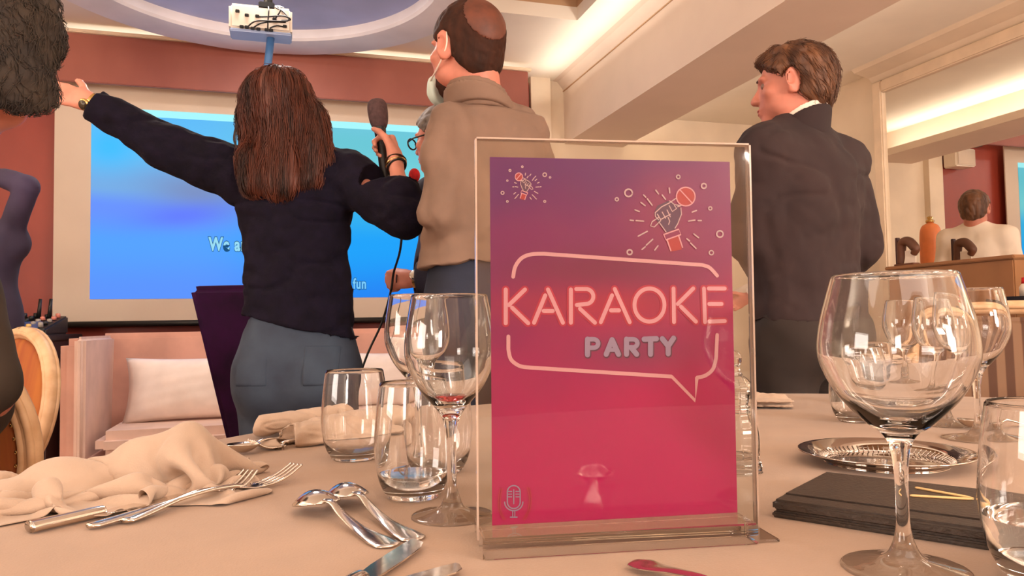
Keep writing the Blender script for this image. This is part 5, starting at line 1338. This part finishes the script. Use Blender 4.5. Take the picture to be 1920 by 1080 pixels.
# studio microphone emblem
k = Ink(.0009)
k.line([(951, 943)] + [(951, 920)] + arc(963, 922, 12, 12, 180, 0) + [(975, 943)], 2.2); k.line(arc(963, 941, 12, 12, 180, 360), 2.2)
k.line(arc(963, 941, 17, 16, 180, 360), 2.2); k.line([(963, 918), (963, 944)], 2)
for y in (921, 926, 931): k.line([(953, y), (959, y)], 1.8); k.line([(967, y), (973, y)], 1.8)
k.line([(961, 957), (961, 968)], 1.6); k.line([(965, 957), (965, 968)], 1.6); k.line([(957, 969), (969, 969)], 2.4)
k.build('microphone_emblem', K['lav'])
k = Ink(.0009)
for o_ in (0, 3.5): k.line(spline([(938 + o_, 916), (935 + o_, 930), (935 + o_, 955), (944 + o_, 974)], 5), 2); k.line(spline([(988 + o_, 914), (992 + o_, 930), (990 + o_, 955), (980 + o_, 974)], 5), 2)
k.build('sound_wave_lines', K['halo'])
# acrylic sheets, bright edges, base
a0, b1 = pab(893, 262); a1, _ = pab(1400, 262); a0 -= 0
def sbox(nm, a, b_, c, m, bev=0.0):
    q = MB(); q.box((a[0], c[0], b_[0]), (a[1], c[1], b_[1]), lambda x, y, z: sp(x, z, y)); return q.build(nm, m, sroot, bevel=bev)
zb = TZ + .004 - BL.z
sbox('front_sheet', (a0, a1), (zb, b1), (.0020, .0040), M['sheet']); sbox('back_sheet', (a0, a1), (zb, b1), (-.0040, -.0020), M['sheet'])
M['edge'] = mat('acrylic_edge', (236, 214, 198), .12); eb = M['edge'].node_tree.nodes['Principled BSDF']; eb.inputs['Transmission Weight'].default_value = .55; eb.inputs['IOR'].default_value = 1.3
for (a, b_) in (((a0 - .0014, a0), (zb, b1)), ((a1, a1 + .0016), (zb, b1)), ((a0, a1), (b1, b1 + .0014))):
    sbox('sheet_edge', a, b_, (-.0040, .0040), M['edge'])
f0, f1 = tp(906, 1052), tp(1424, 1021)
fd = (f1 - f0).normalized(); fn_ = Vector((-fd.y, fd.x, 0))
wbase = (f1 - f0).length
def bs_(x, y, z): return f0 + fd * x + fn_ * y + UP * (z + GZ)
b = MB(); b.box((0, 0, 0), (wbase, .036, .017), bs_); b.build('base_block', M['acrylic'], sroot, bevel=.0015)
b = MB(); b.box((.0, .050, 0), (wbase + .003, .078, .015), bs_); b.build('base_block', M['acrylic'], sroot, bevel=.0015)
b = MB(); b.box((wbase + .001, .004, 0), (wbase + .019, .07, .003), bs_); b.build('base_plate', M['acrylic'], sroot, bevel=.0008)

# ------------------------------------------------------------------ glassware
def wine_glass(name, label, base, h, rim, mx, bowl, foot, wine=False, group='wine glasses on the table'):
    base = base + UP * GZ; t = thing(name, label, 'wine glass', base, group=group)
    bz = h - bowl; s = h / .2; st = .0042 * s
    ext = [(0, 0), (foot * .96, 0), (foot, .0012), (foot * .985, .0026), (foot * .7, .0048), (foot * .35, .0085), (st * 1.9, .016 * s), (st * 1.15, .028 * s), (st, .045 * s), (st * 1.08, bz * .72), (st * 1.6, bz * .90), (st * 2.7, bz * 1.0),
           (mx * .40, bz + bowl * .06), (mx * .73, bz + bowl * .22), (mx * .945, bz + bowl * .40), (mx, bz + bowl * .53), (mx * .80 + rim * .20, bz + bowl * .70), ((mx * .36 + rim * .64), bz + bowl * .87), (rim, h - .0006)]
    inn = [(rim - .0007, h), (rim - .0014, h - .0006), ((mx * .36 + rim * .64) - .0014, bz + bowl * .87), (mx * .80 + rim * .20 - .0014, bz + bowl * .70), (mx - .0015, bz + bowl * .53), (mx * .945 - .0018, bz + bowl * .41), (mx * .71 - .0012, bz + bowl * .235), (mx * .36, bz + bowl * .105), (mx * .16, bz + bowl * .072), (0, bz + bowl * .065)]
    pr = [tuple(p) for p in spline(ext, 5)] + [tuple(p) for p in spline(inn, 5)]
    pr = [(max(p[0], 0), p[1]) for p in pr]; pr[0] = (0, 0); pr[-1] = (0, pr[-1][1])
    b = MB(); b.lathe(pr, base, 56); b.build('goblet', M['glass'], t, smooth=True)
    if wine:
        b = MB(); w0 = bz + bowl * .064
        b.lathe([(0, w0 + .0006), (mx * .14, w0 + .0010), (mx * .29, w0 + .0038), (mx * .36, w0 + .0062), (0, w0 + .0064)], base, 32); b.build('wine_residue', M['wine'], t, smooth=True)
    return t
wine_glass('wine_glass', 'wine glass with a red wine drop, standing left of the sign', tp(848, 967), .2015, .0350, .0418, .1065, .0364, True)
wine_glass('wine_glass', 'wine glass partly hidden behind the glass left of the sign', tp(785, 873), .212, .0345, .0405, .108, .036)
wine_glass('wine_glass', 'largest wine glass, standing in front of the bill folder at right', tp(1697, 1067), .2045, .0405, .0515, .1110, .0405)
wine_glass('wine_glass', 'wine glass before the striped armchair at the right edge', tp(1836, 823), .212, .037, .0445, .113, .047)
wine_glass('wine_glass', 'farthest wine glass, seen through the largest glass at its left', tp(1703, 763), .206, .035, .0425, .108, .036)
wine_glass('wine_glass', 'wine glass behind the silver dish, seen through the largest glass', tp(1776, 797), .206, .034, .0415, .108, .036)
def tumbler(label, base, h, rim, mx, water=0.0, group='stemless tumblers on the table'):
    base = base + UP * GZ; t = thing('tumbler', label, 'tumbler', base, group=group)
    ext = [(0, .0004), (mx * .5, .0002), (mx * .62, .0004), (mx * .74, .006), (mx * .90, h * .18), (mx, h * .40), (mx * .985, h * .58), ((mx + rim) / 2, h * .82), (rim, h - .0005)]
    inn = [(rim - .0006, h), (rim - .0013, h - .0005), ((mx + rim) / 2 - .0014, h * .82), (mx * .985 - .0016, h * .58), (mx - .0017, h * .40), (mx * .885, h * .20), (mx * .66, .0105), (mx * .4, .008), (0, .0075)]
    pi = [tuple(p) for p in spline(inn, 6)]
    pr = [tuple(p) for p in spline(ext, 6)] + pi
    pr = [(max(p[0], 0), p[1]) for p in pr]; pr[0] = (0, .0004); pr[-1] = (0, pr[-1][1])
    b = MB(); b.lathe(pr, base, 48); b.build('glass_body', M['glass'], t, smooth=True)
    if water:
        w = [p for p in pi[::-1] if p[1] < water]; w = [(max(0, r - .0004), z + .0004) for r, z in w]; w[0] = (0, w[0][1])
        b = MB(); b.lathe(w + [(w[-1][0], water), (0, water)], base, 40); o = b.build('water', M['water'], t, smooth=True); o.data.set_sharp_from_angle(angle=math.radians(50))
    return t
tumbler('empty tumbler in front of the folded napkin, leftmost glass', tp(666, 860), .116, .0375, .0435)
tumbler('tumbler with a little water behind the stem left of the sign', tp(776, 931), .116, .0335, .0395, .026)
tumbler('empty tumbler between the water tumbler and the sign', tp(822, 884), .116, .035, .0410)
tumbler('water tumbler cut off by the right edge of the picture', tp(1984, 1091), .116, .0365, .0430, .042)
tumbler('tumbler far behind, seen through the upper part of the largest wine glass', tp(1633, 757), .116, .036, .0415)
tumbler('tumbler just left behind the bowl of the largest wine glass', tp(1608, 790), .116, .037, .0430)
# glass cruet behind the sign
c = tp(1383, 884)
t = thing('glass_cruet', 'cut glass cruet with ball stopper half hidden behind the sign', 'cruet', c)
pr = [tuple(p) for p in spline([(0, 0), (.026, 0), (.0275, .003), (.027, .012), (.024, .016), (.0255, .022), (.0255, .046), (.022, .058), (.0185, .066), (.0195, .072), (.0185, .078), (.0215, .086), (.0215, .096), (.014, .106), (.009, .109)], 5)]
pr2 = pr + [tuple(p) for p in spline([(.0085, .109), (.013, .104), (.019, .094), (.016, .084), (.015, .075), (.018, .06), (.022, .045), (.022, .024), (.016, .016), (0, .014)], 5)]
b = MB(); b.lathe([(max(0, r * (1 + .0)), z) for r, z in pr2], c, 12); b.build('flask', M['glass'], t, smooth=False)
b = MB(); b.lathe([tuple(p) for p in spline([(0, .1095), (.0085, .1095), (.007, .114), (.0055, .12), (.008, .124), (.0085, .13), (.005, .1365), (0, .138)], 5)], c, 20); b.build('stopper', M['glass'], t, smooth=True)

# ------------------------------------------------------------------ cutlery
def path3(pts): return [Vector(p) for p in spline(pts, 7)]
def fork(label, p_end, p_tip, lift=.022, group='forks on the table', roll=0.0):
    t = thing('fork', label, 'fork', (p_end + p_tip) / 2, group=group)
    d = p_tip - p_end; L = d.length; x = d.normalized(); z = UP - x * UP.dot(x); z.normalize(); y = z.cross(x)
    c = math.cos(roll); s = math.sin(roll); y, z = y * c + z * s, z * c - y * s
    base = min(p_end.z, p_tip.z)
    def q(a, b_, h): return p_end + x * (a * L) + y * b_ + z * h
    hp = path3([q(0, 0, .004), q(.1, 0, .0045), q(.3, 0, .008), q(.5, 0, .011), q(.62, 0, .010), q(.68, 0, .008)])
    n = len(hp); wd = [np.interp(i / (n - 1), [0, .06, .3, .6, .85, 1], [.004, .0095, .0075, .0042, .0034, .006]) for i in range(n)]
    b = MB(); b.tube(hp, wd, 10, flat=(z, [.0022] * n)); b.build('handle', M['steel'], t, smooth=True)
    hp = path3([q(.66, 0, .008), q(.72, 0, .005), q(.78, 0, .005)]); n = len(hp); wd = [np.interp(i / (n - 1), [0, .5, 1], [.005, .0115, .0125]) for i in range(n)]
    b = MB(); b.tube(hp, wd, 12, flat=(z, [.0013] * n)); b.build('head', M['steel'], t, smooth=True)
    for k in (-1.5, -.5, .5, 1.5):
        hp = path3([q(.765, k * .0064, .005), q(.84, k * .0067, .0055), q(.92, k * .0066, .010), q(1.0, k * .0060, .018)]); n = len(hp)
        b = MB(); b.tube(hp, [.0021 - .0009 * i / (n - 1) for i in range(n)], 8, flat=(z, [.0013] * n)); b.build('tine', M['steel'], t, smooth=True)
    return t
def spoon(label, p_end, p_tip, group='spoons on the table', face_down=False, bw=.02):
    t = thing('spoon', label, 'spoon', (p_end + p_tip) / 2, group=group)
    d = p_tip - p_end; L = d.length; x = d.normalized(); z = (UP - x * UP.dot(x)).normalized(); y = z.cross(x)
    def q(a, b_, h): return p_end + x * (a * L) + y * b_ + z * h
    hs = [.0015, .002, .004, .010, .0165, .0165] if face_down else [.004, .005, .011, .015, .013, .009]
    hp = path3([q(0, 0, hs[0]), q(.12, 0, hs[1]), q(.32, 0, hs[2]), q(.5, 0, hs[3]), q(.62, 0, hs[4]), q(.70, 0, hs[5])])
    n = len(hp); wd = [np.interp(i / (n - 1), [0, .07, .2, .4, .75, 1], [.004, .0115, .0115, .0065, .0034, .0055]) for i in range(n)]
    b = MB(); b.tube(hp, wd, 12, flat=(z, [np.interp(i / (n - 1), [0, .3, .7, 1], [.0011, .0013, .0019, .0014]) for i in range(n)])); b.build('handle', M['steel'], t, smooth=True)
    vs = []; fs = []; A, B = 18, 10
    for side in (0, 1):
        for i in range(A + 1):
            u = i / A; a = .665 + u * .335; w = bw * (max(0, math.sin(math.pi * min(1, (u * .94 + .045)) ** .85)) ** .62)
            for j in range(B + 1):
                v = j / B * 2 - 1; dep = .0115 * math.sin(math.pi * u) ** .8 * (1 - v * v)
                h = (.0145 - .0095 * u + dep) if face_down else (.0125 + .003 * u - dep)
                vs.append(q(a, w * v, h + (.0011 if side else 0)))
    m = (A + 1) * (B + 1)
    for side in (0, 1):
        for i in range(A):
            for j in range(B):
                r0 = side * m + i * (B + 1) + j; qd = (r0, r0 + 1, r0 + B + 2, r0 + B + 1); fs.append(qd if side else qd[::-1])
    for i in range(A):
        for j in (0, B):
            r0 = i * (B + 1) + j; fs.append((r0, r0 + B + 1, m + r0 + B + 1, m + r0))
    for j in range(B):
        for i in (0, A):
            r0 = i * (B + 1) + j; fs.append((r0, r0 + 1, m + r0 + 1, m + r0))
    b = MB(); b.add(vs, fs); b.build('bowl', M['steel'], t, smooth=True)
    return t
def knife(label, p_end, p_tip, group='knives on the table', up=None):
    t = thing('knife', label, 'knife', (p_end + p_tip) / 2, group=group)
    d = p_tip - p_end; L = d.length; x = d.normalized(); z = (UP - x * UP.dot(x)).normalized(); y = z.cross(x)
    def q(a, b_, h): return p_end + x * (a * L) + y * b_ + z * h
    hp = path3([q(0, 0, .006), q(.02, 0, .006), q(.2, 0, .006), q(.38, 0, .006), q(.43, 0, .0055)]); n = len(hp)
    b = MB(); b.tube(hp, [np.interp(i / (n - 1), [0, .04, .12, .5, .9, 1], [.003, .008, .0098, .0085, .0070, .0075]) for i in range(n)], 12, flat=(z, [.0052] * n)); b.build('handle', M['steel'], t, smooth=True)
    out = [(.42, -.006), (.47, -.0095), (.7, -.0105), (.88, -.0095), (.96, -.005), (1.0, .004), (.995, .0075), (.9, .0085), (.6, .0085), (.42, .006)]
    b = MB(); b.prism(out, .0014, lambda a, b_, c: q(a, b_, .0035 + c)); b.build('blade', M['steel'], t, bevel=.0004)
    return t
knife('knife whose handle sticks out from under the crumpled napkin', tp(56, 1001), tp(345, 935))
fork('fork in front, lying beside the crumpled napkin', tp(165, 995), tp(556, 900))
fork('fork half tucked under the crumpled napkin', tp(232, 985), tp(470, 912), group='forks on the table')
spoon('front spoon lying face down left of the wine glass', tp(735, 1028), tp(566, 952), face_down=True, bw=.021)
spoon('rear spoon lying face down, its handle under the knife tip', tp(782, 1016), tp(625, 936), face_down=True, bw=.020)
knife('knife at the bottom centre pointing to the spoons', tp(560, 1178), tp(789, 1022))
knife('knife cut off by the bottom edge, only its tip showing', tp(600, 1150), tp(868, 1072))
spoon('spoon before the folded napkin, its bowl catching blue light', tp(565, 828), tp(430, 858), bw=.021)
fork('fork lying behind the spoon near the folded napkin', tp(640, 826), tp(470, 850))
fork('fork whose tines touch the foot of the leftmost tumbler', tp(500, 812), tp(622, 828), group='forks on the table')
spoon('dark spoon handle peeking in at the bottom right of centre', tp(1194, 1062), tp(1500, 1230))
spoon('spoon lying beside the foot of the wine glass before the striped armchair', tp(1915, 800), tp(1800, 806))

# ------------------------------------------------------------------ dish, folder, toothpicks
c = tp(1660, 868)
t = thing('silver_dish', 'round silver dish with polished rim behind the bill folder', 'dish', c)
b = MB(); b.lathe([tuple(p) for p in spline([(0, 0), (.062, 0), (.068, .002), (.078, .008), (.092, .0125), (.0965, .0135), (.0975, .0145), (.0965, .0155), (.092, .0148), (.077, .0102), (.067, .004), (.060, .0022), (0, .0022)], 5)], c, 72); b.build('plate', M['dish'], t, smooth=True)
b = MB()
for i in range(72):
    a = i / 72 * 6.28319; dv = Vector((math.cos(a), math.sin(a), 0)); b.tube([c + dv * .064 + UP * .0034, c + dv * .073 + UP * .0084], .0007, 5)
o = b.build('fluting', M['dish'], t, smooth=True); o['kind'] = 'stuff'
FZ = .0155
A0 = T(1446, 936, TZ + FZ); B0 = T(1548, 884, TZ + FZ)
dd = (B0 - A0); dd.z = 0; dpt = dd.length; dy_ = dd.normalized(); dx_ = Vector((dy_.y, -dy_.x, 0))
def fo(x, y, z): return Vector((A0.x, A0.y, TZ)) + dx_ * x + dy_ * y + UP * z
t = thing('bill_folder', 'closed dark leather bill folder with two toothpicks on it', 'folder', fo(.12, dpt / 2, 0))
b = MB(); b.box((0, 0, 0), (.255, dpt, .005), fo); b.build('back_cover', M['leather'], t, bevel=.0015)
b = MB(); b.box((.003, .004, .005), (.252, dpt - .003, .0105), fo); b.build('pad', M['black'], t)
b = MB(); b.box((0, .030, .0105), (.255, dpt, FZ), fo); b.build('front_cover', M['leather'], t, bevel=.0015)
b = MB(); b.box((0, 0, .005), (.255, .0275, FZ), fo); b.build('spine', M['leather'], t, bevel=.003, seg=3)
zt = TZ + FZ + .0011
for i, (a, b_) in enumerate((((1716, 914), (1826, 934)), ((1706, 929), (1826, 936)))):
    q = MB(); p0, p1 = T(*a, zt), T(*b_, zt); q.tube([p0, p0.lerp(p1, .04), p0.lerp(p1, .9), p1], [.0006, .0011, .0011, .0003], 8)
    tag(settle(q.build('toothpick', M['pick'], smooth=True)), ('rear wooden toothpick of the pair on the dark folder', 'front wooden toothpick of the pair on the dark folder')[i], 'toothpick', 'toothpicks on the bill folder')

# ------------------------------------------------------------------ napkins
def crumple(name, label, size, n, init, lumps, steps=110, floor=TZ + .001, seed=1, grav=9.0, comp=1.0, group=None, edge=None):
    """a cloth grid let fall over lumps: position based, stretch, shear and bend constraints"""
    X = np.zeros((n, n, 3)); gs = np.linspace(-.5, .5, n)
    for j in range(n):
        for i in range(n): X[j, i] = init(gs[i], gs[j])
    V_ = np.zeros_like(X); l0 = size / (n - 1); dt = 1 / 90
    cons = []
    for (dj, di, st) in ((0, 1, .9), (1, 0, .9), (1, 1, .5), (1, -1, .5), (0, 2, .25), (2, 0, .25), (0, 4, .10), (4, 0, .10)):
        L0 = l0 * math.hypot(dj, di)
        for par in (0, 1):
            cons.append((dj, di, st, L0, par))
    for s_ in range(steps):
        V_[..., 2] -= grav * dt; V_ *= .96
        Pn = X + V_ * dt
        for it in range(7):
            for (dj, di, st, L0, par) in cons:
                js0 = slice(0, n - dj); is0 = slice(max(0, -di), n - max(0, di)); js1 = slice(dj, n); is1 = slice(max(0, di), n + min(0, di))
                A = Pn[js0, is0]; B = Pn[js1, is1]; d = B - A; L = np.linalg.norm(d, axis=2, keepdims=True) + 1e-9
                far = abs(dj) + abs(di) >= 3
                cr = (L - L0) / L * d * st * .25
                if di == 2 or dj == 2 or di == 4 or dj == 4: cr = np.where(L < L0, cr, cr)
                Pn[js0, is0] = A + cr; Pn[js1, is1] = Pn[js1, is1] - cr
            for (c, r) in lumps:
                q = (Pn - np.array(c)) / np.array(r); k = np.linalg.norm(q, axis=2, keepdims=True)
                Pn = np.where(k < 1, np.array(c) + q / np.maximum(k, 1e-6) * np.array(r), Pn)
            low = Pn[..., 2] < floor
            Pn[..., 0] = np.where(low, X[..., 0] * .8 + Pn[..., 0] * .2, Pn[..., 0]); Pn[..., 1] = np.where(low, X[..., 1] * .8 + Pn[..., 1] * .2, Pn[..., 1])
            Pn[..., 2] = np.maximum(Pn[..., 2], floor)
        V_ = (Pn - X) / dt; X = Pn
    v = X.reshape(-1, 3)
    q = np.array([(j * n + i, j * n + i + 1, (j + 1) * n + i + 1, (j + 1) * n + i) for j in range(n - 1) for i in range(n - 1)])
    o = mesh_np(name, v, q, M['napkin'])
    m = o.modifiers.new('thick', 'SOLIDIFY'); m.thickness = .0014; m.offset = 1
    m = o.modifiers.new('sub', 'SUBSURF'); m.levels = 1; m.render_levels = 1
    tag(settle(o), label, 'napkin', group); return o
nc = tp(215, 925); nd = (tp(420, 905) - tp(20, 945)).normalized(); nb = Vector((-nd.y, nd.x, 0))
rs = np.random.RandomState(4)
def init1(u, v):
    w = np.array([[u * 4 + 3, v * 4 + 5, .5]])
    x = u * .25 + .02 * vnoise(w, 2)[0]; y = v * .17 + .02 * vnoise(w, 3)[0]
    z = TZ + .06 + .045 * math.sin(u * 17 + v * 8) * (.6 + .4 * vnoise(w, 5)[0]) + .035 * math.sin(v * 19 - u * 7)
    p = nc + nd * x + nb * y; return (p.x, p.y, z)
lm = [(tuple(nc + nd * .072 + nb * .012 + UP * .0), (.034, .040, .070)), (tuple(nc + nd * .03 + nb * .02 + UP * .0), (.05, .03, .055)), (tuple(nc + nd * (-.05) + nb * .015), (.05, .035, .040)), (tuple(nc + nd * (-.10) + nb * .01), (.04, .03, .022))]
crumple('napkin', 'large crumpled beige napkin at the left front of the table', .42, 60, init1, lm, 45)
c2 = tp(625, 820)
def fold_stack(name, label, c, ang, w, d, layers, roll_r, group=None):
    """napkin folded into a soft flat bundle with a rolled edge"""
    x = Vector((math.cos(ang), math.sin(ang), 0)); y = Vector((-x.y, x.x, 0))
    pr = []
    for k in range(layers):
        z = .006 + k * .009; sh = (.006 * math.sin(k * 2.1), .008 * math.cos(k * 1.7))
        a = c + x * (-w / 2 + sh[0] + .006 * k) + y * sh[1] + UP * z; b_ = c + x * (w / 2 + sh[0] - .004 * k) + y * sh[1] + UP * z
        pr.append(rc(A_(a), A_(b_), d / 2 - .003 * k, d / 2 - .006 * k, .003, (np.array([0, 0, 1.]), .16)))
    a = c + x * (-w / 2) + y * (d * .18) + UP * roll_r; b_ = c + x * (w * .42) + y * (d * .10) + UP * roll_r * .9
    pr.append(rc(A_(a), A_(b_), roll_r * 1.05, roll_r * .75, .006))
    o = blob_mesh(name, pr, .0022, M['napkin'], None, 0, [(np.array([c.x, c.y, TZ + .0005]), (0, 0, -1), None), (A_(c - x * (w / 2 + .01)), A_(-x), None), (A_(c + x * (w / 2 + .008)), A_(x), None)], [(.003, (60, 60, 90), 3), (.0012, 160, 6)], 1)
    tag(settle(o), label, 'napkin', group); return o
def bundle(name, label, segs, cuts, group=None):
    pr = []
    for (a, b_, r1, r2, fl) in segs: pr.append(rc(A_(a), A_(b_), r1, r2, .005, (np.array([0, 0, 1.]), fl)))
    o = blob_mesh(name, pr, .0022, M['napkin'], None, 0, [(np.array([0, 0, TZ + .0005]), (0, 0, -1), None)] + cuts, [(.003, (50, 50, 80), 3), (.003, (30, 30, 60), 9, 'c')], 1)
    tag(settle(o), label, 'napkin', group); return o
z1 = lambda px, py, z: tp(px, py) + UP * z
bundle('napkin', 'rolled beige napkin lying behind the leftmost tumbler', [(z1(490, 822, .020), z1(640, 800, .020), .024, .024, .72), (z1(560, 836, .016), z1(730, 806, .020), .028, .030, .68), (z1(520, 838, .006), z1(720, 818, .006), .034, .034, .2)],
       [(A_(z1(484, 820, .02)), (-1, -.1, .2), .05), (A_(z1(552, 838, .016)), (-1, -.25, 0), .025)])
fold_stack('napkin', 'folded napkin on the far table edge right of the sign', tp(1432, 765), math.radians(-12), .09, .06, 2, .016)
fold_stack('napkin', 'folded napkin seen through the wine glasses at right', tp(1660, 742), math.radians(20), .10, .07, 3, .024)
